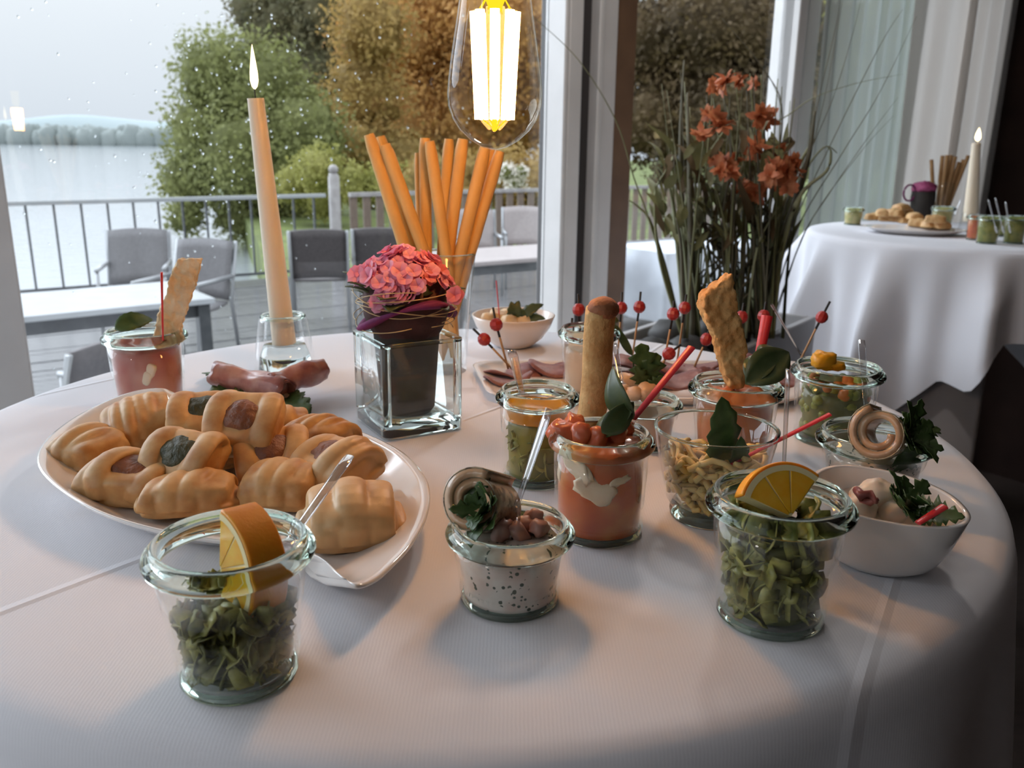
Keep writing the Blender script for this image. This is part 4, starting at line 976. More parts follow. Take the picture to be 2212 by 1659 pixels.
herb('basil_sprig', 'dark basil leaves leaning out of the bruschetta jar', b, leafb)
stick('wide flat red stick beside the basil in the bruschetta jar', D(1636, 790, Yt + .01), D(1657, 682, Yt + .02), .0042)

c, rb, h, rr = fit(1790, 972, 160, 1816, 788, 198)
glass_jar('glass jar of green peas and carrots at the right back edge', c, rb, rr, h)
r = random.Random(8)
filling('pea_salad_base', 'green dressing under the pea salad', 'salad', c, rb * .86, rr * .86, h, .005, .04, mat('pea_core', (.09, .11, .03), .5, c2=(.16, .17, .06), scale=60))
def peas(name, label, n, m, sz, seed, zr):
    r = random.Random(seed); b = MB()
    for i in range(n):
        z = r.uniform(*zr); R = cone_r(rb, rr, h, z) - .0035 - sz; a = r.uniform(0, 2 * PI); rad = R * r.random() ** .2
        s = sz * r.uniform(.75, 1.2); b.ell((c.x + rad * math.cos(a), c.y + rad * math.sin(a), c.z + z), (s, s, s * .9), 10, 7, nz=.12, ns=2, seed=i)
    return tag(b.build(name, m), label, 'salad', None, 'stuff')
peas('pea_salad', 'green peas and leek bits in the jar at the right back edge', 130, peam, .0042, 2, (.009, .046))
peas('carrot_bits', 'orange carrot bits on the peas in the right back jar', 22, mat('carrot', (.55, .17, .03), .4), .0044, 5, (.034, .047))
b = MB(); b.ell(P(1778, 778, .062), (.009, .008, .007), 16, 10, nz=.3, ns=2, sq=.7, seed=3); b.ell(P(1800, 790, .058), (.009, .006, .004), 16, 10, nz=.3, ns=2, sq=.7, seed=5)
tag(b.build('mango_piece', mat('mango_chunk', (.74, .40, .02), .35, c2=(.68, .33, .015), scale=50)), 'yellow mango chunk on the rim of the pea jar', 'mango')
spoon('clear plastic spoon standing in the pea jar at the right back', P(1872, 900, .030), D(1861, 735, .66), .0030)

c, rr = fitrim(1893, 932, 248, .043); rb = rr * .77; h = .043
glass_jar('low glass jar with rolled herring behind the white oval bowl', c, rb, rr, h)
filling('herring_cream', 'pale herring cream in the low jar behind the oval bowl', 'cream', c, rb, rr, h, .0048, .026, hcream, .003)
herring_roll('rolled herring fillet in the low jar behind the oval bowl', P(1908, 938, .048), (-.55, -.75, .30), .0180, .034, 1.7, 2.0)
b = MB(); b.parsley(P(1955, 950, .046), (.5, -.6, .6), .024, 6, 6); b.leaf(P(1950, 965, .044), P(1960, 1025, .022), .018, (0, -1, .2), .0, .8, 6, 16); b.leaf(P(1960, 945, .046), P(2033, 922, .05), .014, (0, -.5, 1), .1, .9, 6, 16)
herb('parsley', 'bushy parsley hanging over the low jar behind the oval bowl', b)

h = .065; c, rr = fitrim(311, 712, 178, h); rb = rr * .80
glass_jar('glass jar of red tomato salad at the far left behind the plate', c, rb, rr, h)
filling('tomato_salad', 'dull red tomato salad with pale cheese cubes in the far left jar', 'salad', c, rb, rr, h, .0048, .053, mat('dull_tomato', (.42, .09, .06), .35, c2=(.56, .26, .18), scale=32, detail=2, coat=.3), .003)
for i, (x, y, zz) in enumerate(((330, 800, .030), (345, 780, .036))):
    p = P(x, y, zz); d = V((p.x - c.x, p.y - c.y, 0)).normalized(); pc = V((c.x, c.y, T + zz)) + V((.2 + .15 * i, -.95, 0)).normalized() * (cone_r(rb, rr, h, zz) - .0056); b = MB(); b.ell(pc, (.008, .003, .007), 14, 9, euler(0, .4, 0), sq=.5); tag(b.build('mozzarella_piece', mozz), ('lower', 'upper')[i] + ' pale cheese cube against the glass of the far left jar', 'cheese', 'cheese cubes in the far left jar')
Yl = c.y
toast('toast_strip', 'pale toast strip leaning in the far left jar', [D(x, y, Yl) for x, y in ((330, 745), (338, 700), (345, 665), (362, 632), (366, 600), (378, 578), (384, 560), (412, 558), (437, 558), (433, 580), (422, 620), (408, 660), (395, 700), (388, 745))], (.3, -1, .1), .012, toastl, 6)
b = MB(); b.leaf(D(248, 712, Yl - .02), D(330, 684, Yl), .018, (0, -.8, .6), .22, .12, 7, 16, fold=.2); herb('herb_leaf', 'green leaf on the left of the far left jar', b, leafl)
stick('thin red stick in the far left jar before the toast', D(352, 735, Yl - .022), D(349, 588, Yl - .022), .0019)

c, rb, h, rr = fit(1392, 980, 120, 1378, 857, 155)
glass_jar('low glass jar of cream with parsley behind the red stick', c, rb, rr, h)
filling('herring_cream', 'pinkish cream in the low jar behind the red stick', 'cream', c, rb, rr, h, .0048, .028, mat('pink_cream', (.66, .52, .43), .45, c2=(.58, .42, .34), scale=50), .003)
for i, (x, y, zz, s) in enumerate(((1355, 825, .046, .010), (1400, 848, .043, .011), (1370, 850, .043, .008), (1340, 845, .043, .008))):
    b = MB(); b.ell(P(x, y, zz), (s, s * .8, s * .7), 14, 9, euler(0, .2, i), nz=.2, ns=2, seed=i + 60); tag(b.build('fish_piece', mat('pale_fish', (.64, .40, .24), .35, c2=(.72, .55, .40), scale=50)), ('topmost', 'rightmost', 'middle front', 'leftmost')[i] + ' pale brown fish piece on the low cream jar behind the red stick', 'fish', 'fish pieces on the cream jar')
Yc = c.y
b = MB(); b.leaf(D(1395, 830, Yc), D(1385, 742, Yc), .020, (0, -1, .1), .05, .8, 4, 14, wp=.5); b.leaf(D(1400, 835, Yc), D(1418, 762, Yc), .017, (0, -1, .1), .05, .8, 4, 14, wp=.5); b.leaf(D(1398, 838, Yc), D(1372, 790, Yc - .005), .012, (0, -1, .1), .05, .8, 4, 12); b.leaf(D(1400, 845, Yc - .004), D(1432, 812, Yc - .004), .012, (0, -1, .1), .05, .8, 4, 12)
herb('parsley', 'upright parsley leaf in the low cream jar behind the red stick', b)
b = MB(); b.leaf(D(1366, 768, .80), D(1330, 702, .80), .008, (-.5, -1, .2), .1, 0, n=12); b.tube([D(1366, 768, .80), D(1370, 800, .80)], .0008, 6); herb('herb_leaf', 'thin dark leaf sticking up right of the thick breadstick', b, leafd)
spoon('clear plastic spoon right behind the thick breadstick', D(1342, 830, Yc), D(1327, 742, Yc + .03), .0028)

c, rr = fitrim(1273, 706, 136, .062); rb = rr * .78; h = .062
glass_jar('glass jar of pale cream standing at the back behind the thick breadstick', c, rb, rr, h)
filling('pale_cream', 'pale cream in the back jar behind the thick breadstick', 'cream', c, rb, rr, h, .0048, .043, mat('peach_cream', (.70, .55, .42), .5), .003)
b = MB(); b.leaf(D(1290, 735, c.y), D(1325, 668, c.y), .022, (0, -1, .1), .15, .7, 5, 14); b.leaf(D(1285, 735, c.y), D(1290, 672, c.y), .018, (0, -1, .1), .1, .7, 5, 14); herb('parsley', 'parsley in the back jar behind the thick breadstick', b, leafb)
# ------------------------------------------------------------------ candle
g = P(602, 818); c = V((g.x, g.y + .028, T)); 
t = thing('candle_holder', 'clear tapered glass holder of the front candle', 'candle holder', c)
b = MB(); b.lathe([(0, 0), (.029, 0), (.0305, .003), (.0295, .012), (.0235, .052), (.0215, .0565), (.0190, .0575), (.0175, .056), (.0180, .050), (.0195, .036), (.0195, .030), (.0, .028)], 48, c); b.build('body', clearg, t)
b = MB(); b.lathe([(0, .004), (.026, .004), (.0245, .016), (.0205, .027), (0, .0265)], 40, c); b.build('solid_base', vbase, t)
b = MB(); b.lathe([(.0180, .0535), (.0215, .0545), (.0222, .0562), (.020, .0582), (.0178, .0570), (.0180, .0535)], 48, c); b.build('lip', rimg, t)
cb = c + V((0, 0, .029)); 
Yc = c.y; ctp = D(552, 212, Yc - .01); d = (ctp - cb)
t = thing('taper_candle', 'tall ivory taper candle burning in the glass holder, slightly leaning', 'candle', cb)
b = MB(); n = 14; b.tube([cb.lerp(ctp, i / n) for i in range(n + 1)], [.0116 - .0042 * i / n for i in range(n + 1)], 24); b.build('wax', waxm, t, auto=60)
dn = d.normalized(); b = MB(); b.tube([ctp, ctp + dn * .007, ctp + dn * .011 + V((.0006, 0, 0))], .0006, 6); wk = b.build('wick', blackm, t)
flm = emis('flame', (1.0, .80, .42), 5.0)
b = MB(); b.lathe([(0, .004), (.0024, .007), (.0036, .012), (.0034, .019), (.0022, .029), (.0009, .038), (0, .043)], 16, ctp + dn * .003); b.build('flame', flm, wk)

# ------------------------------------------------------------------ cured ham rolls on salad
def ham_roll(label, A, B, r, seed):
    A, B = V(A), V(B); t = thing('ham_roll', label, 'ham', A, 'ham rolls'); d = (B - A); R = frame_z(d); rr_ = random.Random(seed); b = MB()
    def fn(s, q):
        a = s * 2.6 * 2 * PI; rad = r * (1 - .24 * s) * (1 + .22 * noise.noise(V((math.cos(a) * 1.2, math.sin(a) * 1.2, q * 5 + seed)))) * (1 + .1 * math.sin(q * 9 + seed))
        e = q + (.07 * noise.noise(V((s * 16, seed, 0))) if q in (0, 1) else 0)
        return A + d * e + R @ V((rad * math.cos(a), rad * math.sin(a), 0))
    b.grid(fn, 60, 16); b.build('slice', hamm, t, solid=.0009); return t
ham_roll('rolled cured ham slice on salad, the longer left roll', P(470, 808, .020), P(622, 846, .016), .0108, 1)
ham_roll('rolled cured ham slice with frayed pale end, the right roll', P(585, 836, .018), P(697, 797, .022), .0108, 2)
b = MB(); b.ell(P(600, 855, .009), (.030, .007, .0035), 16, 8, euler(0, 0, -.35), nz=.35, ns=3); tag(b.build('ham_fat', fatm), 'pale fat strip hanging below the ham rolls', 'ham')
b = MB(); r = random.Random(3)
for x, y, x2, y2 in ((500, 840, 448, 795), (520, 850, 440, 850), (500, 835, 460, 815), (600, 862, 668, 880), (590, 862, 655, 860), (560, 865, 610, 888), (540, 862, 480, 860), (620, 868, 660, 893)):
    b.leaf(P(x, y, .006), P(x2, y2, .008), .020, (0, -.3, 1), .2, .7, 5, 14, fold=.25, wp=.55)
herb('salad_leaves', 'green salad leaves under the ham rolls', b, leafl, 'salad')

# ------------------------------------------------------------------ square vase with the potted pink flower
A0 = P(832, 958); vw = .068; ex = V((.866, .5, 0)); ey = V((-ex.y, ex.x, 0)); vc = A0 + ex * vw / 2 + ey * vw / 2; vc.z = T
VR = Matrix((ex, ey, V((0, 0, 1)))).transposed(); vh = .0755
t = thing('square_vase', 'thick square glass vase around the dark flower pot', 'vase', vc)
def rsq(a, r, z, n=6):
    pts = []
    for sx, sy, a0 in ((1, 1, 0), (-1, 1, 90), (-1, -1, 180), (1, -1, 270)):
        for i in range(n + 1):
            th = math.radians(a0 + 90 * i / n); pts.append(V((sx * (a - r) + r * math.cos(th), sy * (a - r) + r * math.sin(th), z)))
    return pts
b = MB(); hw = vw / 2; lv = [rsq(hw - .003, .005, 0), rsq(hw - .0006, .006, .001), rsq(hw, .006, .003), rsq(hw, .006, vh - .0015), rsq(hw - .001, .005, vh), rsq(hw - .0035, .004, vh), rsq(hw - .0045, .004, vh - .0015), rsq(hw - .0048, .006, .016), rsq(hw - .010, .010, .0115)]
n = len(lv[0])
for ring_ in lv: b.v += [vc + VR @ p for p in ring_]
for j in range(len(lv) - 1):
    for i in range(n): i2 = (i + 1) % n; b.f.append((j * n + i, j * n + i2, (j + 1) * n + i2, (j + 1) * n + i))
b.f.append(tuple(reversed(range(n)))); b.f.append(tuple((len(lv) - 1) * n + i for i in range(n))); b.build('body', vaseg, t, auto=50)
b = MB(); lv = [rsq(hw - .004, .005, .0006), rsq(hw - .0008, .006, .003), rsq(hw - .0008, .006, .0095), rsq(hw - .006, .006, .0112)]; n = len(lv[0])
for ring_ in lv: b.v += [vc + VR @ p for p in ring_]
for j in range(len(lv) - 1):
    for i in range(n): i2 = (i + 1) % n; b.f.append((j * n + i, j * n + i2, (j + 1) * n + i2, (j + 1) * n + i))
b.f.append(tuple(reversed(range(n)))); b.f.append(tuple((len(lv) - 1) * n + i for i in range(n))); b.build('base', vbase, t, auto=50)
for sx, sy in ((1, 1), (-1, 1), (-1, -1), (1, -1)):
    b = MB(); o_ = vc + VR @ V((sx * (hw - .0042), sy * (hw - .0042), 0)); b.lathe([(0, .012), (.0034, .012), (.0034, vh - .001), (0, vh - .001)], 14, o_); b.build('corner', vbase, t, auto=50)
b = MB(); lv = [rsq(hw + .0002, .006, vh - .0022), rsq(hw + .0002, .006, vh + .0002), rsq(hw - .0045, .004, vh + .0002), rsq(hw - .0045, .004, vh - .0022)]; n = len(lv[0])
for ring_ in lv: b.v += [vc + VR @ p for p in ring_]
for j in range(4):
    for i in range(n): i2 = (i + 1) % n; j2 = (j + 1) % 4; b.f.append((j * n + i, j * n + i2, j2 * n + i2, j2 * n + i))
b.build('lip', vbase, t, auto=50)
t = thing('potted_flower', 'pink kalanchoe in a dark pot wrapped with magenta felt and raffia', 'flower', vc + V((0, 0, .0125)))
pc = vc + V((0, 0, .0125))
b = MB(); b.lathe([(0, 0), (.0185, 0), (.0215, .004), (.0258, .060), (.0266, .070), (.0245, .070), (.0240, .064), (0, .062)], 40, pc); b.build('pot', potm, t, auto=50)
b = MB(); b.lathe([(.0262, .064), (.030, .070), (.0335, .080), (.0345, .092), (.0325, .103), (.0295, .098), (.026, .074), (.0262, .064)], 40, pc, wob=.12); b.build('wrap', wrapm, t)
b = MB(); pts = []
for i in range(40):
    a = 2 * PI * i / 40 * .72 + 2.2; pts.append(pc + V((.0365 * math.cos(a), .0365 * math.sin(a), .080 + .012 * math.sin(a * 1.4 + .4))))
b.tube(pts, [.0042 + .0016 * math.sin(i * .5) for i in range(40)], 8, flat=.6); tag(b.build('felt_ribbon', magenta, t), 'magenta felt ribbon')
b = MB(); r = random.Random(9); hc = pc + V((.002, -.002, .112))
for i in range(13):
    a = r.uniform(0, 2 * PI); bp = pc + V((.022 * math.cos(a), .022 * math.sin(a), .085)); ti = pc + V((.044 * math.cos(a), .044 * math.sin(a), r.uniform(.088, .118)))
    b.leaf(bp, ti, .022, (0, 0, 1), .25, .15, 5, 10, fold=.2)
leaves(b, leafmat('kalanchoe_leaf', (.06, .08, .025), (.11, .12, .045), 60, .15, .4), t, .0008)
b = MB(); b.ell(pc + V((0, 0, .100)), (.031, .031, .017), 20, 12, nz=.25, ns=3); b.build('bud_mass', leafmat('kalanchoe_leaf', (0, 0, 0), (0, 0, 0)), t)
fm_pink = None; fm_coral = None
def floret_mesh():
    b = MB()
    for lay, (k, rad, z) in enumerate(((5, .0072, .0), (5, .0055, .0016))):
        for i in range(k):
            a = 2 * PI * (i + .5 * lay) / k; b.leaf((0, 0, z), (rad * math.cos(a), rad * math.sin(a), z + .0026 + .001 * lay), .0066, (0, 0, 1), .15, 0, 3, 5, fold=-.1, wp=.55, sk=.62)
    return b
fps = []
for i in range(64):
    a = i * 2.39996; s = math.sqrt((i + .5) / 64); 
    fps.append((hc + V((.035 * s * math.cos(a) - .003, .028 * s * math.sin(a), .016 * (1 - s * s) + r.uniform(-.003, .003) - .006 * s)), V((s * math.cos(a) * .9, s * math.sin(a) * .9, .7))))
for x, y in ((785, 590), (800, 580), (775, 597), (815, 575), (830, 640), (850, 640), (870, 635), (820, 655), (845, 620), (890, 640), (905, 620), (835, 575), (800, 600), (985, 640)):
    p = D(x, y, hc.y - .028 if y > 605 else hc.y - .01); fps.append((p, V((-.4, -.8, .5))))
for i, (p, d) in enumerate(fps):
    coral = p.x > hc.x + .012 and i % 3
    if coral:
        if fm_coral is None: fm_coral = floret_mesh().build('floret', petalo, t, world=False); o = fm_coral
        else: o = fm_coral.copy(); COL.objects.link(o)
    else:
        if fm_pink is None: fm_pink = floret_mesh().build('floret', petalm, t, world=False); o = fm_pink
        else: o = fm_pink.copy(); COL.objects.link(o)
    o.location = p - V(t.location); o.rotation_euler = (frame_z(d + V((r.uniform(-.3, .3), r.uniform(-.3, .3), 0))) @ euler(0, 0, r.uniform(0, 6))).to_euler(); s = r.uniform(.9, 1.25); o.scale = (s, s, s)
for i in range(14):
    b = MB(); pts = []; a0 = r.uniform(0, 6.3); al = r.uniform(1.2, 3.4); z0 = r.uniform(.074, .100); tl = r.uniform(-.014, .014); rad = .0372 + r.uniform(0, .004)
    for k in range(18):
        a = a0 + al * k / 17; pts.append(pc + V((rad * math.cos(a), rad * math.sin(a), z0 + tl * math.sin(a + i))))
    b.tube(pts, .0004, 5); b.build('raffia', raffm, t)

# ------------------------------------------------------------------ grissini glass
g = P(962, 800); gc = V((g.x, g.y, T)); gh = .118
t = thing('breadstick_glass', 'tall flared glass full of long breadsticks behind the flower', 'glass', gc)
b = MB(); b.lathe([(0, 0), (.021, 0), (.022, .002), (.0235, .04), (.0305, gh), (.0297, gh + .0006), (.0289, gh), (.0222, .04), (.0205, .008), (0, .007)], 48, gc); b.build('body', clearg, t)
b = MB(); b.lathe([(.0287, gh - .001), (.0307, gh - .001), (.0308, gh + .0006), (.0298, gh + .0014), (.0288, gh + .0006), (.0287, gh - .001)], 48, gc); b.build('lip', rimg, t)
gl = [(797, 290, 882, 560, 'leftmost breadstick of the bundle in the tall glass', -.012, .006), (822, 294, 898, 560, 'breadstick half hidden behind the leftmost two in the tall glass', .010, .0055), (832, 312, 922, 560, 'third breadstick from the left leaning left in the tall glass', -.016, .0058),
      (918, 298, 921, 560, 'straight upright breadstick left of the middle of the bundle', .004, .0058), (928, 305, 968, 580, 'breadstick crossing from the upright one down to the right', -.018, .0056), (970, 300, 955, 560, 'short straight breadstick in the middle of the bundle', .012, .0055),
      (1000, 300, 967, 560, 'round ended breadstick just left of the light bulb', -.006, .006), (1048, 318, 992, 560, 'thick breadstick below the light bulb, left of the right group', -.010, .0062), (1064, 322, 1003, 560, 'breadstick in the middle of the right leaning group', .006, .0056), (1080, 326, 1012, 560, 'rightmost breadstick of the bundle in the tall glass', -.002, .0058), (905, 330, 912, 560, 'dark breadstick hidden behind the upright one', .018, .005)]
for i, (x1, y1, x2, y2, lb, dy, rr_) in enumerate(gl):
    A = D(x1, y1, gc.y + dy); Bm = D(x2, y2, gc.y + dy * .8); dd = (Bm - A); 
    zb = T + .012 + .004 * (i % 3); 
    k = (zb - A.z) / dd.z; B_ = A + dd * k; off = V((B_.x - gc.x, B_.y - gc.y, 0)); mx_ = .0125
    if off.length > mx_: off = off.normalized() * mx_
    B_ = V((gc.x + off.x, gc.y + off.y, zb))
    n = 14; pts = [B_.lerp(Bm, j / 6) for j in range(6)] + [Bm.lerp(A, j / 12) for j in range(13)]
    rad = [rr_ * (1 + .08 * noise.noise(V((j * .5, i * 3.3, 0)))) for j in range(len(pts))]; rad[-1] *= .8; rad[0] *= .8
    b = MB(); b.tube(pts, rad, 12); tag(b.build('breadstick', grism, auto=60), lb, 'breadstick', 'breadsticks in the tall glass')

# ------------------------------------------------------------------ back bowl
c, rb, h, rr = fit(1108, 757, 86, 1106, 680, 180)
t = thing('porcelain_bowl', 'small white porcelain bowl with cheese and greens at the back of the table', 'bowl', c)
b = MB(); b.lathe([(0, 0), (rb * .8, 0), (rb, .002), (rb + (rr - rb) * .45, h * .30), (rb + (rr - rb) * .8, h * .65), (rr, h), (rr - .0012, h + .0006), (rr - .0026, h), (rb + (rr - rb) * .78 - .002, h * .65), (rb + (rr - rb) * .4 - .002, h * .30), (rb * .6, .006), (0, .005)], 56, c); b.build('bowl', porcw, t)
for i, (x, y, s) in enumerate(((1075, 682, .011), (1055, 685, .009), (1100, 690, .010), (1130, 690, .009), (1090, 678, .010))):
    p = P(x, y, h - .003); b = MB(); b.ell((p.x, p.y, T + h - .006), (s, s * .85, s * .8), 14, 9, euler(.2, .3, i), nz=.2, ns=2, sq=.6, seed=i + 80); tag(b.build('cheese_cube', mat('pale_cheese', (.74, .52, .28), .4, c2=(.78, .62, .40), scale=40)), ('second from the left', 'leftmost', 'middle', 'rightmost', 'backmost')[i] + ' pale yellow cheese piece in the small white back bowl', 'cheese', 'cheese pieces in the back bowl')
b = MB()
for x1, y1, x2, y2 in ((1110, 690, 1120, 650), (1125, 685, 1172, 655), (1120, 690, 1178, 685), (1115, 690, 1150, 668), (1110, 690, 1105, 652)): b.leaf(D(x1, y1, c.y - .01), D(x2, y2, c.y - .012), .014, (0, -.7, .7), .2, .25, 4, 12)
herb('arugula', 'dark green arugula on the small white back bowl', b, leafb)
stick('thin red stick standing in the small white back bowl', D(1079, 688, c.y), D(1072, 606, c.y + .005), .0018)

# ------------------------------------------------------------------ meat plate and skewers
q0, q1, q2, q3 = P(1016, 782, .008), P(1735, 782, .008), P(1735, 868, .008), P(1055, 858, .008)
mc = (q0 + q1 + q2 + q3) / 4; mc.z = T
t = thing('meat_plate', 'flat pale rectangular plate of sliced cold meat behind the jars', 'plate', mc)
def rquad(s, z, n=5):
    out_ = []
    for k, a in enumerate((q0, q3, q2, q1)):
        pr_, nx_ = ((q1, q3), (q0, q2), (q3, q1), (q2, q0))[k]
        e1 = (pr_ - a).normalized() * .022; e2 = (nx_ - a).normalized() * .022
        for i in range(n + 1):
            f_ = i / n; p = (a + e1) * (1 - f_) ** 2 + a * 2 * f_ * (1 - f_) + (a + e2) * f_ ** 2
            p = mc + (p - mc) * s; out_.append(V((p.x, p.y, T + z)))
    return out_
b = MB(); lv = [rquad(.80, 0), rquad(.88, .001), rquad(.985, .0075), rquad(1, .009), rquad(.99, .0098), rquad(.95, .0078), rquad(.86, .0042), rquad(.4, .004)]; n = len(lv[0])
for l_ in lv: b.v += l_
for j in range(len(lv) - 1):
    for i in range(n): i2 = (i + 1) % n; b.f.append((j * n + i, j * n + i2, (j + 1) * n + i2, (j + 1) * n + i))
b.f.append(tuple(reversed(range(n)))); b.f.append(tuple((len(lv) - 1) * n + i for i in range(n))); b.build('dish', porcw, t)
ms = [(1112, 806, .030, 'left end of the meat plate'), (1098, 822, .022, 'left end of the meat plate')] + [(1215 + 44 * i, 792 + (i % 3) * 14, .036, 'x') for i in range(12)]
for i, (x, y, s, _) in enumerate(ms):
    p = P(x, y, .006 + .0025 * (i % 3)); b = MB()
    def fn(a_, q, p=p, s=s, i=i):
        a = a_ * 2 * PI; rad = s * q * (1 + .16 * noise.noise(V((math.cos(a) * 1.5, math.sin(a) * 1.5, i * 2.2))))
        return p + V((rad * math.cos(a), rad * .62 * math.sin(a), .0035 * noise.noise(V((rad * 40 * math.cos(a), rad * 40 * math.sin(a), i * 1.7))) + .006 * (q ** 2) * math.sin(a * 2 + i)))
    b.grid(fn, 28, 6, True)
    tag(b.build('meat_slice', meatm, solid=.0016), ('larger left end slice' if i == 0 else 'small left end slice' if i == 1 else ORD[i - 2] + ' slice of the row') + ' of pinkish cold meat on the plate', 'meat', 'cold meat slices on the rectangular plate')
sk = [((1046, 733), (1022, 710), (1109, 800), 'red beaded skewer leaning farthest left on the meat plate'), ((1072, 701), (1065, 664), (1098, 797), 'second red beaded skewer from the left end of the meat plate'),
      ((1234, 723), (1236, 687), (1225, 803), 'lower of the two red beaded skewers left of the thick breadstick'), ((1250, 669), (1249, 635), (1252, 787), 'higher of the two red beaded skewers left of the thick breadstick'),
      ((1342, 665), (1344, 631), (1334, 772), 'red beaded skewer touching the right side of the thick breadstick'), ((1381, 663), (1384, 630), (1366, 772), 'red beaded skewer standing free before the brown glare strip'),
      ((1454, 678), (1456, 650), (1432, 795), 'left one of the pair of red beaded skewers before the tall grasses'), ((1479, 665), (1483, 636), (1463, 780), 'right one of the pair of red beaded skewers before the tall grasses'),
      ((1445, 764), (1471, 744), (1412, 812), 'low leaning red beaded skewer above the red stick'), ((1526, 733), (1535, 706), (1500, 792), 'red beaded skewer left of the bruschetta toast'),
      ((1602, 685), (1607, 655), (1588, 790), 'red beaded skewer behind the bruschetta toast'), ((1650, 683), (1655, 652), (1632, 790), 'red beaded skewer behind the wide red stick'), ((1775, 685), (1793, 651), (1730, 775), 'red beaded skewer leaning right, farthest right on the meat plate')]
proto = None
for i, (bd, tp, bs, lb) in enumerate(sk):
    B0 = P(bs[0], bs[1], .012); A = D(tp[0], tp[1], B0.y + .004); bp = D(bd[0], bd[1], B0.y + .003)
    t = thing('beaded_skewer', lb, 'skewer', B0, 'red beaded skewers on the meat plate')
    b = MB(); b.tube([B0, bp], .00105, 6); b.build('stick', woodst, t)
    b = MB(); b.ell(bp, (.0064, .0064, .0066), 9, 6, frame_z(A - bp)); bd_ = b.build('bead', beadm, t, auto=15)
    b = MB(); b.tube([B0.lerp(bp, .72), bp, A], .0012, 6); b.build('tip', blackm, bd_)
stick('white plastic pick crossing the skewer at the right of the meat plate', P(1733, 772, .012), D(1667, 658, .80), .0018, 'plastic_pick', plast, 'pick', None)

# ------------------------------------------------------------------ light bulb
bt = D(1068, 324, .618)
t = thing('filament_bulb', 'large glowing pear shaped filament bulb hanging over the table', 'lamp', bt)
R_ = lambda pr: [(r_ * 1.0, z_) for r_, z_ in pr]
b = MB(); prof_b = [(0, 0), (.003, .0003), (.0085, .0018), (.0165, .0062), (.0238, .0128), (.0290, .0205), (.0316, .0285), (.0322, .036), (.0315, .045), (.0300, .056), (.0278, .070), (.0253, .085), (.0230, .100), (.0205, .115), (.0172, .130), (.0140, .142)]
b.lathe(prof_b, 64, bt); b.build('glass', thin_glass('bulb_glass', (.99, .965, .90), .02, .75, 4.5), t)
fil = emis('filament_glow', (1.0, .45, .13), 70.0)
for i in range(8):
    a = 2 * PI * i / 8; ca, sa = math.cos(a), math.sin(a); b = MB()
    b.tube([bt + V((.0105 * ca, .0105 * sa, .020)), bt + V((.0138 * ca, .0138 * sa, .088))], .0032, 10); b.build('filament', fil, t)
hot = emis('lit_stem_glass', (1.0, .72, .02), 1.1)
b = MB(); b.lathe([(0, .012), (.0018, .013), (.0016, .030), (.0022, .085), (.006, .094), (.0105, .104), (.0115, .125), (.012, .142)], 24, bt); b.build('stem', hot, t)
b = MB(); wire = []
for i in range(8):
    a = 2 * PI * (i + .5) / 8; b.tube([bt + V((.0118 * math.cos(a), .0118 * math.sin(a), .088)), bt + V((.004 * math.cos(a), .004 * math.sin(a), .100))], .0004, 5); b.tube([bt + V((.0085 * math.cos(a), .0085 * math.sin(a), .020)), bt + V((.001, 0, .013))], .0004, 5)
b.build('wires', hot, t)
brass = mat('socket_brass', (.12, .09, .06), .4, metal=.6)
b = MB(); b.lathe([(.0140, .141), (.0145, .140), (.018, .146), (.020, .165), (.020, .205), (.012, .215), (.004, .22), (0, .22)], 32, bt); sk_ = b.build('socket', brass, t, auto=40)
b = MB(); b.tube([bt + V((0, 0, .218)), V((bt.x, bt.y, 2.69))], .0032, 8); b.build('cord', blackm, sk_)

# ------------------------------------------------------------------ planter with tall dry grasses
ph = .93; pz = ph - T
f0, f1 = P(1600, 757, pz), P(1764, 684, pz); ax = f1 - f0; ax.z = 0; ax.normalize(); ay = V((-ax.y, ax.x, 0)); plen = (f1 - f0).length + .30; pw = .27
o0 = f1 - ax * plen; pcen = o0 + ax * plen / 2 + ay * pw / 2; pcen.z = 0
PR = Matrix((ax, ay, V((0, 0, 1)))).transposed()
t = thing('planter_box', 'pale grey trough planter with tall dry grasses by the window', 'planter', pcen)
plm = mat('planter_grey', (.46, .44, .44), .5, c2=(.40, .385, .385), scale=6)
b = MB()
for lx, ly, sx_, sy_ in ((0, -pw / 2 + .009, plen, .018), (0, pw / 2 - .009, plen, .018), (-plen / 2 + .009, 0, .018, pw - .036), (plen / 2 - .009, 0, .018, pw - .036)): b.box(pcen + PR @ V((lx, ly, ph / 2)), (sx_, sy_, ph), PR)
b.build('box', plm, t, smooth=False, bevel=.003)
soil = mat('dark_soil', (.03, .024, .018), .95, c2=(.015, .012, .01), scale=60, bump=1, bscale=120, bdist=.01)
b = MB(); b.box(pcen + PR @ V((0, 0, ph - .06)), (plen - .03, pw - .03, .02), PR); b.build('soil', soil, t, smooth=False)
for i, (lx, ly, s) in enumerate(((-.08, -.02, .045), (.06, -.05, .05), (.0, .05, .055), (.15, .03, .04), (-.16, .02, .05))):
    b = MB(); b.ell(pcen + PR @ V((lx, ly, ph - .045 + s * .6)), (s, s * .85, s * .75), 16, 10, nz=.2, ns=1.5, seed=i); b.build('stone', mat('dark_stone', (.05, .045, .042), .6, c2=(.03, .028, .027), scale=20), t)
Yp = pcen.y
gt = thing('grass_arrangement', 'tall dry grass and reed arrangement with orange blossoms rising from the planter', 'plant', pcen + V((0, 0, ph - .05)))
grm = leafmat('reed_green', (.13, .13, .05), (.21, .20, .085), 12, .15, .6); grd = mat('reed_dark', (.07, .062, .038), .7, c2=(.12, .105, .06), scale=20); grl = leafmat('reed_pale', (.22, .23, .12), (.30, .30, .18), 12, .2, .6)
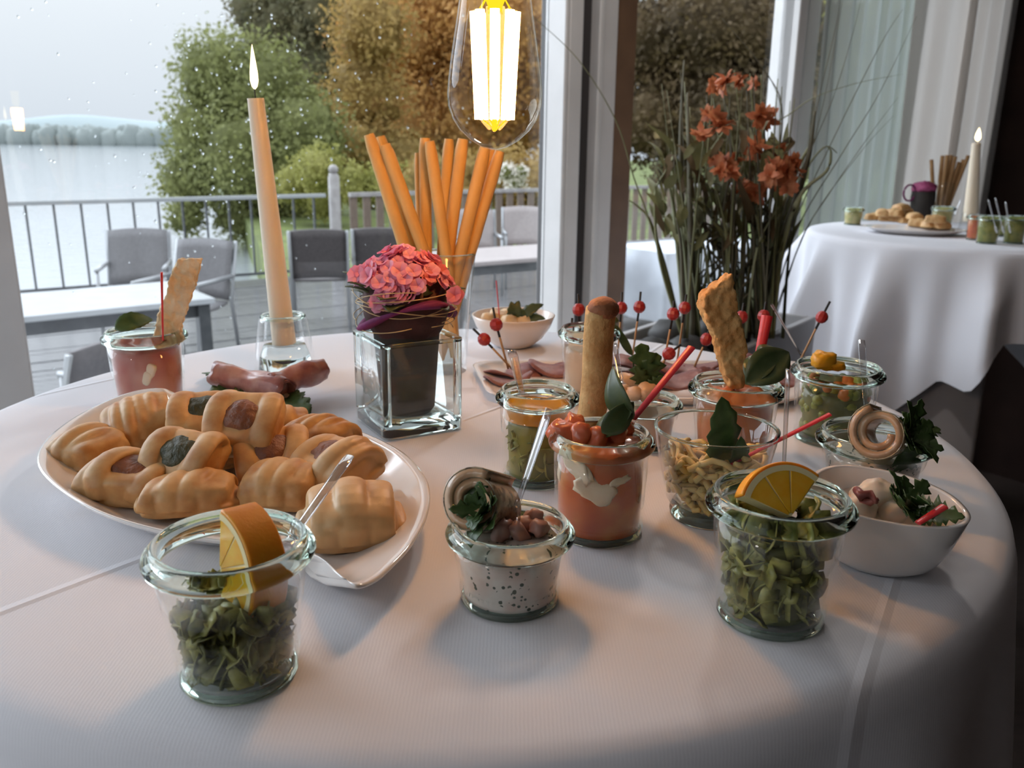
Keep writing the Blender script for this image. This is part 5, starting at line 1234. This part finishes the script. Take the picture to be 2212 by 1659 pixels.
def blade(path, wd, m, name='stem', dY=0.0, taper=True):
    pts = catmull([D(x, y, Yp + dY) for x, y in path], 6); n = len(pts); b = MB()
    wd *= 1.35 if wd > .0038 else 1.1
    b.tube(pts, [wd * (1 - (.85 * i / n if taper else .2 * i / n)) for i in range(n)], 6, flat=.5); return b.build(name, m, gt)
# leaves and stems traced in depth
for i, (path, wd, m) in enumerate([
    ([(1478, 730), (1445, 620), (1410, 500), (1390, 440), (1368, 380), (1330, 260), (1250, 130), (1150, 35)], .0042, grm),
    ([(1470, 720), (1440, 590), (1405, 480), (1380, 448), (1358, 432)], .008, grm), ([(1475, 730), (1425, 560), (1415, 420), (1440, 360), (1400, 330)], .006, grm),
    ([(1480, 730), (1465, 560), (1450, 420), (1430, 370), (1408, 352)], .007, grl), ([(1490, 730), (1480, 540), (1490, 400), (1540, 320), (1578, 262)], .010, grm),
    ([(1490, 730), (1500, 480), (1540, 340), (1570, 300)], .008, grm), ([(1500, 730), (1476, 480), (1470, 300), (1478, 130)], .012, grd), ([(1495, 730), (1490, 400), (1485, 200)], .012, grd),
    ([(1485, 730), (1455, 450), (1452, 300)], .009, grm), ([(1500, 730), (1530, 560), (1520, 430), (1545, 350)], .006, grm), ([(1505, 730), (1505, 500), (1500, 330)], .008, grm),
    ([(1650, 720), (1690, 560), (1725, 440), (1750, 340), (1765, 230), (1805, 60), (1815, 0)], .0035, grd), ([(1645, 720), (1680, 560), (1720, 430), (1748, 330), (1760, 240)], .016, grd),
    ([(1650, 720), (1700, 520), (1800, 300), (1900, 100), (1950, 20)], .0028, grd), ([(1655, 720), (1720, 500), (1820, 330), (1900, 200), (1980, 35)], .0026, grd), ([(1660, 720), (1730, 520), (1790, 420), (1880, 290), (1940, 210)], .0022, grd),
    ([(1665, 720), (1740, 500), (1850, 340), (1930, 250)], .0020, grd), ([(1650, 720), (1700, 480), (1770, 260), (1820, 0)], .0026, grd), ([(1640, 720), (1690, 470), (1740, 350), (1800, 210), (1840, 80), (1860, 0)], .0022, grd),
    ([(1650, 720), (1700, 500), (1735, 380), (1780, 318), (1808, 330)], .006, grl), ([(1650, 720), (1695, 520), (1730, 420), (1785, 370), (1795, 330), (1788, 318)], .008, grl), ([(1640, 720), (1670, 520), (1720, 370), (1760, 300)], .012, grm),
    ([(1630, 720), (1660, 480), (1690, 250), (1650, 150), (1560, 40)], .0035, grd), ([(1640, 720), (1660, 440), (1690, 260), (1660, 160)], .003, grd), ([(1625, 720), (1640, 480), (1660, 330)], .011, grm),
    ([(1650, 720), (1625, 560), (1640, 420), (1650, 330)], .009, grl), ([(1640, 720), (1655, 560), (1665, 430)], .012, grl), ([(1600, 720), (1605, 500), (1610, 380)], .008, grm), ([(1570, 720), (1570, 520), (1545, 400)], .008, grm),
    ([(1560, 720), (1590, 560), (1580, 430), (1600, 300)], .006, grd), ([(1580, 720), (1560, 500), (1580, 330), (1560, 190)], .005, grd), ([(1600, 720), (1640, 500), (1610, 350), (1650, 250)], .005, grd)]):
    blade(path, wd, m, 'stem', uni(-.08, .08))
blade([(1645, 280), (1700, 250), (1760, 210), (1850, 180), (1950, 160)], .0028, grl, 'stem', -.02); blade([(1340, 0), (1335, 0)], .001, grd, 'stem')
rs = random.Random(21)
for i in range(80):
    x0 = rs.choice([rs.gauss(1490, 16), rs.gauss(1650, 12), rs.uniform(1540, 1620)]); y1 = rs.uniform(150, 480); sp = (x0 - 1490) * .2 if x0 < 1530 else 0
    x1 = x0 + rs.uniform(-75, 75); blade([(x0, 730), (x0 + (x1 - x0) * .35, 540), (x1, y1)], rs.uniform(.003, .0065), rs.choice([grm, grm, grd, grl]), 'stem', rs.uniform(-.1, .1))
# tangled dark twigs in the middle
for i in range(26):
    x = rs.uniform(1515, 1650); y = rs.uniform(430, 640); pts = [(x, y)]
    for k in range(4): x += rs.uniform(-45, 45); y += rs.uniform(-55, 60); pts.append((min(max(x, 1500), 1680), min(max(y, 400), 690)))
    blade(pts, rs.uniform(.0028, .0045), grd, 'twig', rs.uniform(-.06, .06), False)
for i in range(110):
    x = rs.choice([rs.gauss(1480, 45), rs.gauss(1655, 40), rs.uniform(1470, 1670)]); x = min(max(x, 1435), 1690); y = rs.uniform(330, 560); p = D(x, y, Yp + rs.uniform(-.12, .1)); q_ = D(x + rs.uniform(-40, 40), y - rs.uniform(30, 90), Yp + rs.uniform(-.12, .1))
    b = MB(); b.leaf(p, q_, rs.uniform(.010, .022), (rs.uniform(-.5, .5), -1, .2), rs.uniform(-.2, .4), 0, n=7); b.build('leaf', rs.choice([grm, grm, grl, bg_]), gt)
# orange blossoms
oflm = leafmat('orange_blossom', (.50, .14, .06), (.62, .24, .10), 60, .25, .6)
fl0 = None
fcent = [(1545, 185), (1570, 180), (1600, 175), (1625, 180), (1550, 250), (1560, 275), (1640, 250), (1660, 255), (1515, 285), (1560, 350), (1575, 365), (1545, 345), (1590, 350), (1680, 335), (1700, 350), (1665, 380), (1690, 390), (1715, 345), (1640, 310), (1625, 330), (1600, 410), (1635, 415), (1580, 375), (1555, 370), (1695, 370), (1720, 360), (1530, 245), (1700, 400), (1670, 360)]
for i, (x, y) in enumerate(fcent):
    p = D(x, y, Yp - .08 + rs.uniform(-.06, .06))
    if fl0 is None:
        b = MB()
        for k in range(16):
            a = rs.uniform(0, 6.3); e_ = rs.uniform(-.5, 1.3); dd = V((math.cos(a) * math.cos(e_), math.sin(a) * math.cos(e_), math.sin(e_))); b.leaf((0, 0, 0), dd * .023, .015, (0, 0, 1), .2, .3, 3, 6)
        fl0 = b.build('blossom', oflm, gt, world=False); o = fl0
    else: o = fl0.copy(); COL.objects.link(o)
    o.location = p - V(gt.location); o.rotation_euler = (rs.uniform(0, 6), rs.uniform(0, 6), rs.uniform(0, 6)); s = rs.uniform(.7, 1.3); o.scale = (s, s, s)
# ================================================================== TABLE TWO
pe0, pe1 = P(1772, 482), P(2212, 540)
C2 = V((1.205, 2.36, T)); R2 = .40
tb2 = thing('standing_table', 'second round standing table under a white cloth by the dark wall', 'table', (C2.x, C2.y, 0))
b = MB(); b.lathe([(0, T - .03), (.375, T - .03), (.385, T - .02), (.375, T - .006), (0, T - .006)], 48, (C2.x, C2.y, 0)); b.build('tabletop', wood, tb2, auto=40)
b = MB(); b.lathe([(0, .03), (.03, .03), (.03, T - .03), (0, T - .03)], 20, (C2.x, C2.y, 0)); b.build('column', alu, tb2, auto=40)
b = MB(); b.lathe([(0, 0), (.25, 0), (.25, .012), (.04, .035), (0, .035)], 40, (C2.x, C2.y, 0)); b.build('base', alu, tb2, auto=40)
prof2 = [(0.0001, 0), (.1, 0), (.2, 0), (.3, 0), (.36, 0), (.385, -.0006), (.394, -.003), (.399, -.008), (.402, -.02), (.404, -.05), (.407, -.10), (.410, -.16), (.413, -.22), (.416, -.28), (.419, -.34), (.422, -.40), (.425, -.46), (.428, -.52)]
def hem2(a):
    # square cloth: the corners hang lower; one corner towards the window side, one towards the room
    d = (math.degrees(a) + 360) % 360
    k = .40
    for ca, wd, am in ((205, 50, .75), (250, 8, .14), (330, 30, .4), (110, 50, .7), (20, 40, .6)):
        dd = min(abs(d - ca), 360 - abs(d - ca)); k += am * max(0, 1 - dd / wd)
    return k
clm2 = cloth_mat('table_linen_far', [], C2)
b = MB(); n = 240
for j, (r, z) in enumerate(prof2):
    for k in range(n):
        a = 2 * PI * k / n; dr = 0
        if z < -.015:
            q_ = min(1, (-z - .015) / .22); dr = q_ * (.075 * ((1 - abs(math.sin(5.5 * a + .5 * math.sin(2 * a) + .6))) ** 1.3 - .35) + .010 * math.sin(23 * a + 1) + .012)
        b.v.append(V((C2.x + (r + dr) * math.cos(a), C2.y + (r + dr) * math.sin(a), C2.z + (z if z > -.02 else z * hem2(a)))))
for j in range(len(prof2) - 1):
    for k in range(n): k2 = (k + 1) % n; b.f.append((j * n + k, (j + 1) * n + k, (j + 1) * n + k2, j * n + k2))
o2 = b.build('tablecloth', clm2, loc=C2); tag(o2, 'white draped cloth with deep folds on the second table at the right', 'tablecloth')
# longer under cloth, visible below the hem
b = MB()
def fu(s, q_):
    a = math.radians(150 + 108 * s); r = .345 + .012 * math.sin(a * 12) * q_ + .05 * q_
    zt = T - .09; zb = .15 
    return V((C2.x + r * math.cos(a), C2.y + r * math.sin(a), zt + (zb - zt) * q_))
b.grid(fu, 60, 14); tag(b.build('under_cloth', mat('under_linen', (.52, .50, .50), .9, c2=(.47, .455, .455), scale=5), o2, solid=.001), 'greyish longer cloth under the top cloth')

# things on table two: small jars, a plate of pastries, a flower pot, breadsticks and a candle
def place2(px, py): p = P(px, py); return V((p.x, p.y, T))
simple = {}
def jar2(label, px, py, rw, hh, fillm, lab2):
    c = place2(px, py); z = proj(c)[2]; rr = rw / 2 * z / FPX; c = c + V((0, rr * .7, 0)); h = hh
    glass_jar(label, c, rr * .78, rr, h, group='jars on the second table', n=32)
    filling('jar_salad', lab2, 'salad', c, rr * .78, rr, h, .0048, h * .82, fillm, .006)
lm = mat('far_leek', (.17, .19, .035), .5, c2=(.30, .28, .06), scale=60, lo=.4, hi=.6); hm = mat('far_pasta', (.55, .45, .20), .5, c2=(.30, .30, .10), scale=60)
jar2('small jar standing alone at the left edge of the second table', 1847, 487, 46, .050, hm, 'yellowish salad in the jar at the left edge of the second table')
jar2('jar with red salad left of the green jars on the second table', 2112, 520, 44, .062, tomm, 'red salad in the jar on the second table')
jar2('jar with green salad right of the red jar on the second table', 2140, 528, 54, .066, lm, 'green salad in the second jar from the right on the second table')
jar2('jar with green salad at the right photo edge on the second table', 2198, 528, 52, .066, lm, 'green salad in the jar at the right photo edge')
jar2('jar with yellow salad behind the pastries on the second table', 2040, 498, 52, .064, hm, 'yellow salad in the jar behind the pastries')
jar2('low dark jar between the green jars on the second table', 2168, 512, 50, .05, lm, 'olive salad in the jar behind the two green ones')
pp = place2(1972, 505); t = thing('oval_plate', 'white oval plate of pastries on the second table', 'plate', pp)
b = MB(); a2 = math.radians(-28); RR2 = euler(0, 0, a2)
lv = [(.06, .045, 0), (.085, .06, .001), (.125, .085, .014), (.128, .087, .0155), (.124, .084, .0155), (.08, .055, .005), (.03, .02, .004)]; nn = 48
for (u_, v_, z_) in lv:
    for k in range(nn): a = 2 * PI * k / nn; b.v.append(pp + RR2 @ V((u_ * math.cos(a), v_ * math.sin(a), z_)))
for j in range(len(lv) - 1):
    for k in range(nn): k2 = (k + 1) % nn; b.f.append((j * nn + k, j * nn + k2, (j + 1) * nn + k2, (j + 1) * nn + k))
b.f.append(tuple(reversed(range(nn)))); b.f.append(tuple((len(lv) - 1) * nn + i for i in range(nn))); b.build('dish', porc, t)
for i, (x, y, z_) in enumerate(((1888, 476, .012), (1912, 478, .012), (1935, 480, .012), (1960, 483, .012), (1905, 468, .028), (1930, 468, .03), (1952, 466, .03), (1975, 476, .026), (1985, 490, .012), (2010, 492, .012), (2032, 494, .012), (2020, 482, .028), (1946, 456, .044))):
    pastry(('pastry at the left end of the oval plate', 'second pastry from the left in the front row', 'third pastry from the left in the front row', 'fourth pastry from the left in the front row', 'left pastry of the upper row', 'second pastry of the upper row', 'third pastry of the upper row', 'right pastry of the upper row', 'fifth pastry from the left in the front row', 'sixth pastry from the left in the front row', 'pastry at the right end of the front row', 'right pastry of the second tier', 'topmost pastry of the heap')[i] + ' on the second table', x, y, z_, .052, .034, .024, i * 1.1, 3, (), fillr, doughm, slant=.3, seed=i + 30, group='pastries on the second table', rs=.0028)
pf = place2(2003, 480); pf.y += .05
t = thing('potted_flower', 'small dark pot with pink blossom behind the pastries on the second table', 'flower', pf)
b = MB(); b.lathe([(0, 0), (.028, 0), (.036, .07), (.034, .09), (0, .085)], 24, pf); b.build('pot', potm, t, auto=50)
b = MB(); b.ell(pf + V((0, 0, .10)), (.036, .034, .02), 18, 10, nz=.35, ns=3); b.build('blossom', mat('far_pink', (.50, .10, .24), .6, c2=(.34, .06, .16), scale=60, bump=.6, bscale=120), t)
b = MB(); pts = [pf + V((-.036 + .018 * math.cos(a / 6) - .012, -.01, .085 + .024 * math.sin(a / 6))) for a in range(0, 38)]; b.tube(pts, .003, 6); b.build('felt_ribbon', magenta, t)
pg = place2(2050, 478); pg.y += .07
t = thing('breadstick_glass', 'glass of breadsticks behind the flower on the second table', 'glass', pg)
b = MB(); b.lathe([(0, 0), (.024, 0), (.034, .115), (.0335, .1155), (.033, .115), (.0225, .008), (0, .007)], 32, pg); b.build('body', clearg, t)
for i, (x, y, dy) in enumerate(((2012, 345, .0), (2036, 336, .01), (2046, 335, -.01), (2055, 335, .012), (2064, 338, -.008), (2072, 350, .0), (2082, 345, .01), (2092, 336, -.004))):
    A = D(x, y, pg.y + dy); B_ = pg + V(((x - 2050) * .0004, dy * .6, .012)); b = MB(); b.tube([B_.lerp(A, k / 6) for k in range(7)], .0062, 8)
    tag(b.build('breadstick', mat('far_grissini', (.50, .30, .14), .6, c2=(.42, .23, .09), scale=18)), (ORD[i] if i < 7 else 'rightmost') + ' breadstick of the bundle on the second table', 'breadstick', 'breadsticks on the second table')
pcn = place2(2092, 500); ctop = D(2109, 309, pcn.y)
t = thing('candle_holder', 'glass holder of the candle on the second table', 'candle holder', pcn)
b = MB(); b.lathe([(0, 0), (.028, 0), (.022, .05), (.018, .052), (.018, .03), (0, .028)], 32, pcn); b.build('body', clearg, t)
t = thing('taper_candle', 'ivory taper candle burning on the second table against the dark wall', 'candle', pcn + V((0, 0, .029)))
cb = pcn + V((0, 0, .029)); b = MB(); b.tube([cb.lerp(ctop, i / 8) for i in range(9)], [.0195 - .0085 * i / 8 for i in range(9)], 18); b.build('wax', waxm, t, auto=60)
b = MB(); b.tube([ctop, ctop + V((.001, 0, .010))], .0007, 6); wk = b.build('wick', blackm, t)
b = MB(); b.lathe([(0, .004), (.005, .008), (.0075, .014), (.006, .024), (.0025, .034), (0, .040)], 14, ctop + V((.002, 0, 0))); b.build('flame', flm, wk)
for i, (x, y, x2, y2) in enumerate(((2065, 455, 2075, 430), (2150, 490, 2135, 432), (2165, 490, 2150, 428), (2180, 490, 2172, 436))):
    B_ = P(x, y, .05); spoon(('clear plastic spoon behind the pastries of the second table', 'leftmost clear spoon in front of the dark wall on the second table', 'middle clear spoon in front of the dark wall on the second table', 'right clear spoon in front of the dark wall on the second table')[i], B_, D(x2, y2, B_.y), .004)
